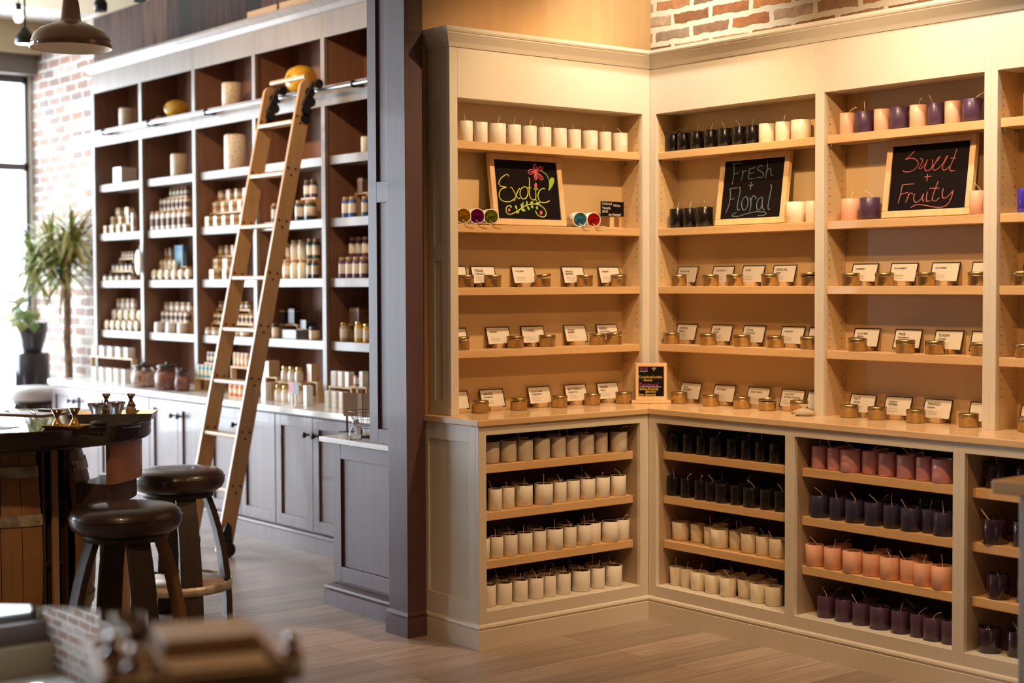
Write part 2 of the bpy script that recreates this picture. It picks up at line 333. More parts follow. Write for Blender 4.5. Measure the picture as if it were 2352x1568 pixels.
M={
'A1':[(-0.318,-0.745,0.0314),(-0.318,-0.664,0.0291),(-0.318,-0.576,0.0376),(-0.318,-0.486,0.0313),(-0.318,-0.401,0.0323),(-0.318,-0.316,0.0304),(-0.318,-0.23,0.0325),(-0.318,-0.145,0.0306),(-0.318,-0.053,0.0357),(-0.318,0.037,0.0294),(-0.318,0.127,0.0357)],
'B1':[(-0.189,0.318,0.0317),(-0.103,0.318,0.0296),(-0.019,0.318,0.0302),(0.065,0.318,0.0304),(0.15,0.318,0.0314),(0.236,0.318,0.0315),(0.312,0.318,0.028),(0.394,0.318,0.0345),(0.484,0.318,0.0323),(0.581,0.318,0.041)],
'B2':[(-0.144,0.318,0.0339),(-0.065,0.318,0.0291),(0.028,0.318,0.0377),(0.558,0.318,0.042),(0.643,0.318,0.028)],
'C1':[(0.824,0.318,0.0317),(0.91,0.318,0.0362),(0.995,0.318,0.0323),(1.08,0.318,0.0358),(1.168,0.318,0.0348),(1.249,0.318,0.0317),(1.325,0.318,0.0324),(1.411,0.318,0.0392)],
'C2':[(0.84,0.318,0.0368),(0.938,0.318,0.0401),(1.408,0.318,0.029),(1.469,0.318,0.028)],
'D1':[(1.658,0.318,0.0309)],
'D2':[(1.633,0.318,0.0281)],
'tA3':[(-0.3,-0.769,0.0352),(-0.3,-0.624,0.0357),(-0.3,-0.35,0.0366),(-0.3,-0.108,0.0358),(-0.3,0.095,0.036)],
'tA4':[(-0.3,-0.793,0.0343),(-0.3,-0.504,0.0364),(-0.3,-0.326,0.0365),(-0.3,-0.033,0.0369),(-0.3,0.067,0.0345)],
'tA5':[(-0.313,-0.7,0.036),(-0.293,-0.492,0.0366),(-0.303,-0.266,0.0364),(-0.301,-0.072,0.0359),(-0.261,0.1,0.0359)],
'tB3':[(-0.108,0.3,0.0368),(0.09,0.3,0.0374),(0.235,0.3,0.0373),(0.435,0.3,0.0364),(0.653,0.3,0.0354)],
'tB4':[(-0.154,0.3,0.034),(0.074,0.3,0.0368),(0.277,0.3,0.0364),(0.466,0.3,0.037),(0.651,0.3,0.0355)],
'tB5':[(-0.119,0.322,0.0363),(0.099,0.304,0.037),(0.284,0.313,0.0368),(0.43,0.306,0.0368),(0.605,0.336,0.0368)],
'tC3':[(0.863,0.3,0.0373),(1.03,0.3,0.0368),(1.224,0.3,0.039),(1.454,0.3,0.0371)],
'tC4':[(0.9,0.3,0.037),(1.131,0.3,0.0371),(1.267,0.3,0.0379),(1.469,0.3,0.0359)],
'tC5':[(0.867,0.298,0.0377),(1.004,0.341,0.0382),(1.188,0.315,0.0372),(1.425,0.295,0.0379)],
'tD':[(1.64,0.3,0.0369),(1.654,0.3,0.0362),(1.67,0.3,0.0357)],
'lA1':[(-0.11,-0.781,0.0376),(-0.094,-0.7,0.0339),(-0.085,-0.62,0.0332),(-0.085,-0.529,0.0341),(-0.085,-0.44,0.0321),(-0.085,-0.363,0.028),(-0.085,-0.282,0.0329),(-0.091,-0.193,0.0289),(-0.085,-0.096,0.0376)],
'lA2':[(-0.085,-0.778,0.028),(-0.093,-0.705,0.028),(-0.1,-0.615,0.0375),(-0.085,-0.52,0.0386),(-0.085,-0.431,0.0281),(-0.085,-0.358,0.028),(-0.085,-0.276,0.0329),(-0.085,-0.19,0.0315),(-0.085,-0.099,0.0342)],
'lA3':[(-0.085,-0.846,0.0318),(-0.085,-0.771,0.028),(-0.085,-0.699,0.03),(-0.085,-0.621,0.0309),(-0.085,-0.544,0.028),(-0.085,-0.462,0.0364),(-0.085,-0.376,0.0283),(-0.085,-0.294,0.0336),(-0.104,-0.227,0.0323),(-0.085,-0.146,0.0385),(-0.085,-0.055,0.0281)],
'lA4':[(-0.085,-0.813,0.0296),(-0.085,-0.733,0.0334),(-0.085,-0.648,0.0317),(-0.085,-0.564,0.032),(-0.085,-0.49,0.028),(-0.085,-0.413,0.0306),(-0.085,-0.314,0.0392),(-0.085,-0.219,0.0304),(-0.085,-0.126,0.0367),(-0.085,-0.034,0.0309)],
'lB1':[(0.006,0.085,0.028),(0.081,0.085,0.0308),(0.166,0.085,0.0291),(0.246,0.085,0.028),(0.334,0.085,0.0359),(0.425,0.085,0.0297),(0.503,0.085,0.028),(0.581,0.085,0.0292),(0.658,0.085,0.029)],
'lB2':[(0.066,0.085,0.0304),(0.153,0.085,0.0298),(0.235,0.085,0.0289),(0.298,0.085,0.028),(0.363,0.085,0.033),(0.443,0.085,0.028),(0.523,0.085,0.0347),(0.61,0.085,0.0305),(0.684,0.085,0.028)],
'lB3':[(-0.012,0.103,0.0363),(0.088,0.113,0.0406),(0.177,0.126,0.0331),(0.261,0.116,0.028),(0.335,0.095,0.0394),(0.403,0.125,0.0308),(0.492,0.108,0.0363),(0.571,0.107,0.0318),(0.651,0.102,0.0358)],
'lB4':[(0.053,0.089,0.0417),(0.142,0.092,0.0388),(0.224,0.086,0.0399),(0.307,0.085,0.0379),(0.394,0.085,0.0379),(0.469,0.118,0.0406),(0.561,0.091,0.0389),(0.643,0.09,0.0388)],
'lC1':[(0.877,0.09,0.0306),(0.958,0.085,0.0291),(1.037,0.085,0.0404),(1.119,0.102,0.034),(1.202,0.094,0.0345),(1.291,0.091,0.0359),(1.374,0.085,0.0292),(1.455,0.085,0.0391)],
'lC2':[(0.881,0.085,0.0366),(0.97,0.085,0.0305),(1.055,0.085,0.0366),(1.146,0.085,0.0359),(1.23,0.085,0.0319),(1.317,0.085,0.0389),(1.388,0.1,0.028),(1.459,0.085,0.0367)],
'lC3':[(0.855,0.085,0.0373),(0.951,0.085,0.0356),(1.048,0.086,0.0406),(1.133,0.096,0.038),(1.221,0.088,0.0381),(1.302,0.099,0.0357),(1.373,0.085,0.0364),(1.457,0.085,0.0398)],
'lC4':[(0.826,0.085,0.0352),(0.917,0.085,0.0348),(1.006,0.085,0.0351),(1.089,0.085,0.034),(1.178,0.085,0.0392),(1.271,0.085,0.034),(1.351,0.085,0.0315),(1.419,0.085,0.0405),(1.493,0.085,0.0336)],
'lD1':[(1.654,0.124,0.0431)],
'lD2':[(1.673,0.085,0.0442)],
'lD3':[(1.685,0.092,0.0386)],
'lD4':[(1.655,0.085,0.0409)],
'cA3':[(-0.816,0.121,1.537,1.463),(-0.618,0.131,1.537,1.461),(-0.398,0.132,1.535,1.459),(-0.113,0.128,1.536,1.46),(0.104,0.131,1.534,1.459)],
'cA4':[(-0.822,0.124,1.284,1.207),(-0.54,0.133,1.281,1.199),(-0.347,0.135,1.278,1.198),(-0.102,0.129,1.279,1.198),(0.091,0.133,1.279,1.195)],
'cA5':[(-0.78,0.124,1.02,0.941),(-0.58,0.127,1.016,0.935),(-0.317,0.128,1.018,0.935),(-0.106,0.131,1.014,0.934),(0.088,0.13,1.016,0.936)],
'cB3':[(-0.125,0.13,1.536,1.46),(0.097,0.121,1.535,1.459),(0.275,0.122,1.535,1.458),(0.452,0.136,1.536,1.457)],
'cB4':[(-0.185,0.133,1.278,1.204),(0.088,0.127,1.281,1.204),(0.28,0.127,1.283,1.207),(0.499,0.127,1.287,1.211),(0.69,0.116,1.29,1.213)],
'cB5':[(-0.097,0.127,1.01,0.935),(0.112,0.133,1.008,0.934),(0.314,0.128,1.007,0.934),(0.507,0.131,1.012,0.938),(0.695,0.123,1.013,0.943)],
'cC3':[(0.876,0.13,1.54,1.462),(1.067,0.128,1.54,1.461),(1.26,0.13,1.54,1.462),(1.484,0.121,1.538,1.461)],
'cC4':[(0.887,0.13,1.28,1.2),(1.089,0.133,1.278,1.203),(1.278,0.125,1.278,1.201),(1.487,0.118,1.278,1.201)],
'cC5':[(0.875,0.132,1.014,0.934),(1.049,0.132,1.012,0.936),(1.235,0.126,1.012,0.933),(1.488,0.121,1.011,0.937)],
'cD':[(1.661,0.121,1.536,1.453),(1.675,0.118,1.277,1.2),(1.659,0.116,1.015,0.94)]}
BOARDS={'exotic':{'Y':[[[214,279],[205,249],[168,260],[109,305],[66,365],[54,415],[83,455],[169,470],[96,496],[53,555],[41,622],[68,686],[129,714],[209,705],[273,661]],[[225,468],[249,472],[277,528],[312,610],[341,650],[370,644]],[[377,474],[342,525],[313,593],[284,661],[271,695]],[[469,444],[419,463],[379,524],[376,607],[413,655],[463,637],[495,577],[505,501],[484,451],[461,444]],[[532,289],[547,314],[535,432],[522,567],[537,633],[575,665],[614,655]],[[501,454],[557,461]],[[629,495],[626,579],[617,664],[639,688]],[[788,470],[756,458],[703,491],[665,561],[660,628],[689,694],[754,705],[805,690],[840,668]],[[202,813],[216,788],[188,777],[147,798],[128,849],[136,898],[178,926],[243,902],[327,850],[412,789],[496,749],[579,736],[660,746],[723,786],[760,843],[764,902],[736,945],[686,950],[631,923],[601,874],[603,849]]],'G':[[[744,158],[808,197],[846,246],[862,305]],[[601,476],[636,457],[671,476],[634,488],[601,476]]],'P':[[[657,172],[624,106],[653,45],[677,103],[657,172]],[[657,172],[588,142],[536,179],[566,228],[657,172]],[[657,172],[724,92],[774,93],[762,140],[657,172]],[[657,172],[715,220],[769,276],[741,311],[694,280],[657,172]],[[657,172],[629,258],[646,322],[676,256],[657,172]],[[658,155],[642,80]],[[656,189],[635,292]],[[635,182],[561,186]],[[676,188],[743,286]],[[670,154],[749,102]],[[659,189],[659,299]]],'Pf':[[[644,359],[665,400],[654,443],[624,445],[615,411]],[[155,848],[177,822],[200,846],[175,883]],[[659,877],[686,841],[713,875],[682,917]]],'Gf':[[[861,322],[913,259],[953,288],[929,378],[872,466],[841,493],[859,399]],[[296,843],[272,794],[293,768],[311,809]],[[295,851],[279,893],[315,905],[339,866]],[[381,810],[363,757],[392,731],[410,702],[414,755]],[[398,809],[368,840],[406,869],[440,846],[413,822]],[[463,754],[455,712],[475,683],[484,728]],[[470,767],[471,820],[503,839],[502,794]],[[538,737],[523,709],[558,686],[579,687],[560,725]],[[545,750],[526,785],[549,804],[567,803],[563,766]],[[636,739],[613,714],[655,696],[693,708],[661,733]],[[635,755],[607,795],[629,831],[644,800]]]},'fresh':{'B':[[[124,53],[218,45],[286,51]],[[146,60],[157,164],[162,275],[146,401]],[[165,231],[247,210]],[[300,167],[315,255],[298,345]],[[311,239],[334,185],[377,197]],[[418,161],[518,145]],[[418,161],[418,239],[417,325],[476,327],[538,322]],[[418,239],[497,229]],[[634,131],[592,120],[560,149],[571,196],[639,233],[666,281],[634,323],[567,313]],[[697,35],[717,130],[710,238],[701,334]],[[706,253],[744,179],[778,197],[784,275],[823,306]],[[470,384],[472,518]],[[435,445],[514,442]],[[101,485],[184,470],[252,472]],[[124,495],[137,607],[129,750],[88,892]],[[137,671],[208,651]],[[277,450],[298,538],[281,680],[275,806],[294,858],[322,840]],[[387,631],[347,699],[351,794],[388,857],[429,838],[451,753],[430,657],[395,626]],[[472,651],[501,740],[498,850],[482,880]],[[497,708],[522,628],[573,650],[574,681]],[[673,656],[625,684],[600,761],[615,856],[657,866],[687,782],[682,656]],[[686,750],[706,845],[741,881]],[[797,454],[815,494],[805,633],[790,787],[798,866],[831,867]],[[270,893],[211,922],[207,954],[307,959],[442,926],[575,901],[709,905],[763,926],[761,954],[695,967],[636,959]]]},'sweet':{'R':[[[286,92],[235,159],[172,216],[253,199],[330,245],[349,309],[310,377],[238,408],[179,403],[155,381]],[[369,220],[402,235],[392,297],[365,365],[391,372],[438,316],[468,240]],[[468,240],[446,332],[443,387],[482,416],[529,370],[537,277],[527,245]],[[523,385],[568,311],[607,251],[626,214],[599,235],[562,326],[545,387],[576,412],[631,378]],[[631,378],[676,303],[706,228],[726,211],[708,260],[672,350],[677,412],[720,415],[760,372]],[[833,116],[806,237],[773,358],[763,419],[794,444],[829,436]],[[765,249],[829,254]],[[485,460],[483,567]],[[449,505],[539,499]],[[164,603],[238,600],[319,598]],[[164,603],[151,737],[132,883]],[[152,750],[247,724]],[[256,744],[253,807],[228,877]],[[246,807],[278,737],[316,756]],[[338,749],[332,828],[362,885],[419,849],[456,757]],[[456,757],[448,851],[479,876]],[[505,728],[497,822],[509,878],[552,869]],[[528,683],[536,689]],[[632,580],[604,688],[577,811],[581,866],[625,877],[665,832]],[[538,683],[654,688]],[[705,694],[697,772],[709,835],[752,838],[805,779],[830,734]],[[830,734],[817,842],[774,940],[691,978],[573,960],[454,927],[365,925],[301,961]]]}}
# ---------------------------------------------------------------- materials
CREAM = mat('cream_paint', (.66, .61, .52), .36); CREAMIN = mat('cream_interior', (.62, .45, .245), .30); LOWIN = mat('low_interior_shaded', (.40, .29, .19), .5); LOWBACK = mat('low_back_shaded', (.085, .045, .026), .6)  # interiors darker and tanner than the frame paint: shade put into the colour
MAPLE = wood('maple', (.62, .38, .165), (.72, .48, .25), 'x', 9, .38, .15, .06)
MAPLET = wood('maple_top', (.62, .40, .20), (.74, .52, .30), 'x', 8, .3, .4, .03)
MAPLEY = wood('maple_upright', (.66, .44, .22), (.76, .55, .32), 'z', 8, .45)
BROWN = wood('stained_maple', (.088, .045, .05), (.115, .062, .068), 'z', 6, .5, .04, .05)  # darkened and purpled stain: shade and cool daylight put into the colour
BROWNIN = wood('dark_interior', (.21, .098, .056), (.27, .13, .078), 'z', 6, .42, .1, .05)
FRAMEB = wood('stained_face', (.19, .15, .118), (.24, .19, .152), 'z', 5, .38, .12, .03)
QUARTZ = mottled('white_quartz', (.80, .80, .79), (.86, .86, .85), 8, .18, 0, 0)
DARKM = mat('black_iron', (.02, .019, .022), .38, .3); STEEL = mat('steel', (.62, .62, .62), .28, 1.)
BRASS = mottled('brass_tin', (.40, .275, .12), (.48, .335, .155), 60, .38, 1., .02)
SLATE = mat('slate', (.007, .004, .004), .7, spec=.12); BLACK = mat('black', (.012, .011, .012), .45)
WHITE = mat('white', (.84, .82, .77), .5); PAPER = mat('paper', (.86, .83, .77), .6)
PINHOLE = mat('pin_hole', (.05, .03, .02), .9)
DKFRAME = mat('window_frame', (.09, .085, .09), .4)
PANE = clear_glass('window_glass', (.97, .99, 1), .08)
GLASS = clear_glass('jar_glass', (.95, .96, .95), .16)

def brick_material(name, cols, mortar, ms, bw, rh):
    m = mat(name, (.3, .1, .05), .85); b = m.node_tree.nodes['Principled BSDF']
    tc = nd(m, 'ShaderNodeTexCoord'); sp = nd(m, 'ShaderNodeSeparateXYZ'); cb = nd(m, 'ShaderNodeCombineXYZ')
    lk(m, tc.outputs['Object'], sp.inputs[0]); lk(m, sp.outputs[0], cb.inputs[0]); lk(m, sp.outputs[2], cb.inputs[1])
    n1 = nd(m, 'ShaderNodeTexNoise'); n1.inputs['Scale'].default_value = 14; n1.inputs['Detail'].default_value = 4; lk(m, cb.outputs[0], n1.inputs['Vector'])
    va = nd(m, 'ShaderNodeVectorMath', operation='MULTIPLY_ADD'); va.inputs[1].default_value = (.03, .03, 0); lk(m, n1.outputs['Color'], va.inputs[0]); lk(m, cb.outputs[0], va.inputs[2])
    br = nd(m, 'ShaderNodeTexBrick'); br.inputs['Scale'].default_value = 1.; br.inputs['Brick Width'].default_value = bw; br.inputs['Row Height'].default_value = rh
    br.inputs['Mortar Size'].default_value = ms; br.inputs['Mortar Smooth'].default_value = .25; br.inputs['Bias'].default_value = 0
    br.inputs['Color1'].default_value = (0, 0, 0, 1); br.inputs['Color2'].default_value = (1, 1, 1, 1); br.inputs['Mortar'].default_value = (.5, .5, .5, 1)
    lk(m, va.outputs[0], br.inputs['Vector'])
    r = ramp(m, [(k / 5, H(c)) for k, c in enumerate(cols)]); lk(m, br.outputs['Color'], r.inputs[0])
    n2 = nd(m, 'ShaderNodeTexNoise'); n2.inputs['Scale'].default_value = 28; n2.inputs['Detail'].default_value = 6; lk(m, cb.outputs[0], n2.inputs['Vector'])
    r2 = ramp(m, [(.35, (.75, .75, .75)), (.62, (1.15, 1.1, 1.05))]); lk(m, n2.outputs['Fac'], r2.inputs[0])
    mx = nd(m, 'ShaderNodeMix', data_type='RGBA', blend_type='MULTIPLY'); mx.inputs[0].default_value = .8; lk(m, r.outputs[0], mx.inputs[6]); lk(m, r2.outputs[0], mx.inputs[7])
    m2 = nd(m, 'ShaderNodeMix', data_type='RGBA'); lk(m, br.outputs['Fac'], m2.inputs[0]); lk(m, mx.outputs[2], m2.inputs[6]); m2.inputs[7].default_value = (*H(mortar), 1)
    lk(m, m2.outputs[2], b.inputs['Base Color'])
    ml = nd(m, 'ShaderNodeMath', operation='MULTIPLY_ADD'); ml.inputs[1].default_value = -1.; lk(m, br.outputs['Fac'], ml.inputs[0]); lk(m, n2.outputs['Fac'], ml.inputs[2])
    bp = nd(m, 'ShaderNodeBump'); bp.inputs['Strength'].default_value = .7; bp.inputs['Distance'].default_value = .008; lk(m, ml.outputs[0], bp.inputs['Height']); lk(m, bp.outputs[0], b.inputs['Normal'])
    return m
BRICK = brick_material('old_brick', ['66503f', 'a0683f', '7d6656', 'b87c4a', '94806f', 'bfa68e'], 'e0d4c0', .0145, .24, .068)
BRICKW = brick_material('whitewashed_brick', ['8b7268', 'a07c6b', '7f726d', '9a7664', 'aaa098', 'b8aca4'], 'ccc8c0', .0095, .225, .077)
def floor_material():
    m = mat('floor_planks', (.4, .3, .24), .36); b = m.node_tree.nodes['Principled BSDF']
    tc = nd(m, 'ShaderNodeTexCoord'); sp = nd(m, 'ShaderNodeSeparateXYZ'); cb = nd(m, 'ShaderNodeCombineXYZ')
    lk(m, tc.outputs['Object'], sp.inputs[0]); lk(m, sp.outputs[1], cb.inputs[0]); lk(m, sp.outputs[0], cb.inputs[1])
    br = nd(m, 'ShaderNodeTexBrick'); br.offset = .37; br.inputs['Scale'].default_value = 1; br.inputs['Brick Width'].default_value = 1.35; br.inputs['Row Height'].default_value = .165
    br.inputs['Mortar Size'].default_value = .0016; br.inputs['Mortar Smooth'].default_value = .1; br.inputs['Color1'].default_value = (0, 0, 0, 1); br.inputs['Color2'].default_value = (1, 1, 1, 1); br.inputs['Mortar'].default_value = (.5, .5, .5, 1)
    lk(m, cb.outputs[0], br.inputs['Vector'])
    mp = nd(m, 'ShaderNodeMapping'); mp.inputs['Scale'].default_value = (1.6, 26, 1); lk(m, cb.outputs[0], mp.inputs['Vector'])
    ad = nd(m, 'ShaderNodeVectorMath', operation='MULTIPLY_ADD'); ad.inputs[1].default_value = (9, 9, 9); lk(m, br.outputs['Color'], ad.inputs[0]); lk(m, mp.outputs[0], ad.inputs[2])
    n = nd(m, 'ShaderNodeTexNoise'); n.inputs['Scale'].default_value = 1.5; n.inputs['Detail'].default_value = 6; n.inputs['Distortion'].default_value = .5; lk(m, ad.outputs[0], n.inputs['Vector'])
    r = ramp(m, [(.3, (.28, .215, .17)), (.7, (.42, .335, .275))]); lk(m, n.outputs['Fac'], r.inputs[0])
    r2 = ramp(m, [(0, (.70, .69, .68)), (1, (1.15, 1.14, 1.13))]); lk(m, br.outputs['Color'], r2.inputs[0])
    mx = nd(m, 'ShaderNodeMix', data_type='RGBA', blend_type='MULTIPLY'); mx.inputs[0].default_value = 1; lk(m, r.outputs[0], mx.inputs[6]); lk(m, r2.outputs[0], mx.inputs[7])
    m2 = nd(m, 'ShaderNodeMix', data_type='RGBA'); lk(m, br.outputs['Fac'], m2.inputs[0]); lk(m, mx.outputs[2], m2.inputs[6]); m2.inputs[7].default_value = (.09, .065, .05, 1)
    lk(m, m2.outputs[2], b.inputs['Base Color'])
    bp = nd(m, 'ShaderNodeBump'); bp.inputs['Strength'].default_value = .12; bp.inputs['Distance'].default_value = .002; lk(m, n.outputs['Fac'], bp.inputs['Height']); lk(m, bp.outputs[0], b.inputs['Normal'])
    return m
def plank_material():
    m = mat('barn_boards', (.2, .12, .08), .8); b = m.node_tree.nodes['Principled BSDF']
    tc = nd(m, 'ShaderNodeTexCoord'); sp = nd(m, 'ShaderNodeSeparateXYZ'); cb = nd(m, 'ShaderNodeCombineXYZ')
    lk(m, tc.outputs['Object'], sp.inputs[0]); lk(m, sp.outputs[2], cb.inputs[0]); lk(m, sp.outputs[0], cb.inputs[1])
    br = nd(m, 'ShaderNodeTexBrick'); br.offset = 0; br.inputs['Scale'].default_value = 1; br.inputs['Brick Width'].default_value = 9; br.inputs['Row Height'].default_value = .19
    br.inputs['Mortar Size'].default_value = .004; br.inputs['Color1'].default_value = (0, 0, 0, 1); br.inputs['Color2'].default_value = (1, 1, 1, 1); br.inputs['Mortar'].default_value = (0, 0, 0, 1)
    lk(m, cb.outputs[0], br.inputs['Vector'])
    mp = nd(m, 'ShaderNodeMapping'); mp.inputs['Scale'].default_value = (1.2, 22, 1); lk(m, cb.outputs[0], mp.inputs['Vector'])
    n = nd(m, 'ShaderNodeTexNoise'); n.inputs['Scale'].default_value = 2; n.inputs['Detail'].default_value = 7; lk(m, mp.outputs[0], n.inputs['Vector'])
    r = ramp(m, [(.3, (.022, .012, .009)), (.55, (.075, .038, .022)), (.75, (.16, .092, .058))]); lk(m, n.outputs['Fac'], r.inputs[0])
    r2 = ramp(m, [(0, (.22, .17, .14)), (.3, (.9, .66, .48)), (.5, (.4, .28, .2)), (.72, (1.7, 1.45, 1.25)), (1, (.6, .4, .28))]); lk(m, br.outputs['Color'], r2.inputs[0])
    mx = nd(m, 'ShaderNodeMix', data_type='RGBA', blend_type='MULTIPLY'); mx.inputs[0].default_value = 1; lk(m, r.outputs[0], mx.inputs[6]); lk(m, r2.outputs[0], mx.inputs[7])
    m2 = nd(m, 'ShaderNodeMix', data_type='RGBA'); lk(m, br.outputs['Fac'], m2.inputs[0]); lk(m, mx.outputs[2], m2.inputs[6]); m2.inputs[7].default_value = (.01, .008, .006, 1)
    lk(m, m2.outputs[2], b.inputs['Base Color']); return m
DARKWALL = mat('brown_plaster', (.10, .06, .035), .8); PLASTER = mat('white_plaster', (.80, .80, .78), .8); BEIGE = mat('beige_paint', (.40, .31, .19), .75)
PANELW = wood('wood_panel', (.50, .30, .125), (.57, .36, .165), 'z', 5, .5, .1, .04, 9)

# ---------------------------------------------------------------- room
ZC = 3.55
struct(MB().box(-7.9, 6.7, -7.2, .6, -.1, 0), 'floor', floor_material())
struct(MB().box(-6.2, 6.7, -7.2, .6, ZC - .05, ZC + .15), 'ceiling', BEIGE)
struct(MB().box(-7.75, -6.2, -7.2, .6, ZC + .06, ZC + .15), 'ceiling', PLASTER)
struct(MB().box(-7.85, -.5, .27, .45, 0, ZC + .06), 'wall_back', BRICKW)
struct(MB().box(-6.38, -.5, .25, .27, 2.9, ZC - .05), 'wall_back_boards', plank_material())
struct(MB().box(-.4, 6.6, .4, .6, 0, ZC - .05), 'wall_right_back', BRICK)
struct(MB().box(-.5, -.4, -.927, .6, 0, ZC - .05), 'wall_partition', PANELW)
struct(MB().box(6.5, 6.7, -7.2, .4, 0, ZC - .05), 'wall_right', DARKWALL)
mb = MB().box(-5.4, -4.9, -7.2, -7.0, 0, 1.2).box(-4.9, 6.5, -7.2, -7.0, 0, ZC - .05).box(-5.4, -4.9, -7.2, -7.0, 2.5, ZC - .05).box(-7.7, -5.4, -7.2, -7., 0, ZC - .05)
struct(mb, 'wall_front', DARKWALL)
mb = MB().box(-7.8, -7.7, .24, .27, 0, ZC + .06).box(-7.8, -7.7, -6.2, .24, 3.2, ZC + .06).box(-7.8, -7.7, -7.2, -6.2, 0, ZC + .06).box(-7.8, -7.7, -6.2, .24, 0, .1)
struct(mb, 'wall_left', PLASTER)
# end post of the partition with its own plinth
struct(MB().box(-.505, -.364, -1.018, -.927, 0, ZC - .05), 'trim_1', BROWN, bevel=.002)
struct(MB().sweep([(-.505, -.9), (-.505, -1.018), (-.364, -1.018), (-.364, -.93)], [(0, 0), (.01, 0), (.01, .078), (.004, .082), (.004, .086), (.01, .09), (.008, .097), (0, .104)]), 'trim_2', BROWN)
struct(MB().box(-7.7, -7.42, -7.2, .27, 3.36, ZC + .06), 'trim_3', BEIGE)
struct(MB().box(-7.7, -7.56, -7.0, .27, 3.2, 3.36), 'trim_4', mat('taupe_header', (.16, .13, .12), .5))

# shop windows: frame and panes
def window(name, axis, a0, a1, z0, z1, d, n, rails, th=.06):
    root = thing(name, None, None, (d, (a0 + a1) / 2, z0) if axis == 'y' else ((a0 + a1) / 2, d, z0)); tag(root, kind='structure')
    mb = MB(); B = (lambda u0, u1, zz0, zz1: mb.box(d - th / 2, d + th / 2, u0, u1, zz0, zz1)) if axis == 'y' else (lambda u0, u1, zz0, zz1: mb.box(u0, u1, d - th / 2, d + th / 2, zz0, zz1))
    for i in range(n + 1):
        u = a0 + (a1 - a0) * i / n; B(max(a0, u - .03), min(a1, u + .03), z0, z1)
    for z in [z0 + .03, z1 - .03] + rails: B(a0, a1, z - .03, z + .03)
    mb.build('window_frame', DKFRAME, root)
    for i in range(n):
        u0 = a0 + (a1 - a0) * i / n; u1 = a0 + (a1 - a0) * (i + 1) / n; g = MB()
        if axis == 'y': g.box(d - .004, d + .004, u0 + .03, u1 - .03, z0 + .06, z1 - .06)
        else: g.box(u0 + .03, u1 - .03, d - .004, d + .004, z0 + .06, z1 - .06)
        g.build('pane', PANE, root)
window('window_1', 'y', -6.2, .24, .1, 3.2, -7.735, 3, [2.45])
window('window_2', 'x', -5.4, -4.9, 1.2, 2.5, -7.08, 1, [])

# ---------------------------------------------------------------- cream corner unit: upper bookcases
CROWN = [(0, 2.4266), (.004, 2.4266), (.012, 2.445), (.03, 2.472), (.033, 2.476), (.033, 2.481), (.037, 2.483), (.040, 2.490), (.040, 2.503), (0, 2.505)]
CPATH = [(-.397, -.8824), (-.2408, -.8824), (-.2408, .2408), (2.32, .2408)]
SZ = [2.05, 1.707, 1.446, 1.186]
def upper(label, loc, rz, W, l, r, crown, left_end=False):
    root = thing('bookcase', label, 'bookcase', loc, rz); M = rootmat(root)
    def mb(): b = MB(); b.M = M; return b
    D = .155
    mb().box(0, l, 0, .02, 0, 1.585).box(r, W, 0, .02, 0, 1.585).box(l, r, 0, .02, 1.302, 1.585).box(.01, W - .01, .02, D, 1.56, 1.585).box(l, r, .02, .138, 1.302, 1.32).build('face_frame', CREAM, root, bevel=.0012)
    mb().box(l - .012, l, .02, D, 0, 1.56).build('side_panel', CREAMIN, root)
    mb().box(r, r + .012, .02, D, 0, 1.56).build('side_panel', CREAMIN, root)
    mb().box(l, r, .138, .15, 0, 1.56).build('back_panel', CREAMIN, root)
    for z in SZ:
        b = mb(); z0 = z - .92; b.box(l + .003, r - .003, .014, .136, z0 - .033, z0); b.build('shelf', MAPLE, root, bevel=.002)
    ph = mb()
    for yy in (.036, .112):
        for z in [.12 + .032 * k for k in range(36)]:
            if min(abs(z - (s - .92 - .016)) for s in SZ) < .03: continue
            for xx, sx in ((l, 1), (r, -1)): ph.box(xx - .0006, xx + .0006, yy - .0022, yy + .0022, z - .0022, z + .0022)
    ph.build('pin_holes', PINHOLE, root)
    for yy in (.036, .112):
        for xx in (l + .007, r - .007):
            mb().box(xx - .006, xx + .006, yy - .004, yy + .004, 1.13 - .033 - .012, 1.13 - .033).build('shelf_pin', STEEL, root)
    if left_end:
        b = mb(); y0, y1 = .058, .113
        b.box(-.0, .012, .02, y0, 0, 1.585).box(0, .012, y1, D, 0, 1.585)
        for z0, z1 in ((0, .06), (.635, .70), (1.29, 1.585)): b.box(0, .012, y0, y1, z0, z1)
        b.box(.006, .012, y0, y1, .06, 1.29); b.build('end_panel', CREAM, root, bevel=.001)
    crown.build('crown', CREAM, root)
    return root
upA = upper('cream bookcase holding the Exotic chalkboard, left of the inner corner', (-.2408, -.8824, .92), PI / 2, 1.1232, .0405, 1.0766, MB().sweep(CPATH, CROWN, 0, 2), True)
upB = upper('cream bookcase holding the Fresh and Floral chalkboard, right of the inner corner', (-.2408, .2408, .92), 0, .9858, .0379, .9625, MB().sweep(CPATH, CROWN, 2, 3, hi=.745))
upC = upper('cream bookcase holding the Sweet and Fruity chalkboard', (.745, .2408, .92), 0, .794, .0238, .7662, MB().sweep(CPATH, CROWN, 2, 3, lo=.745, hi=1.539))
upD = upper('cream bookcase cut by the right picture edge, right of the Sweet board bay', (1.539, .2408, .92), 0, .781, .028, .745, MB().sweep(CPATH, CROWN, 2, 3, lo=1.539))

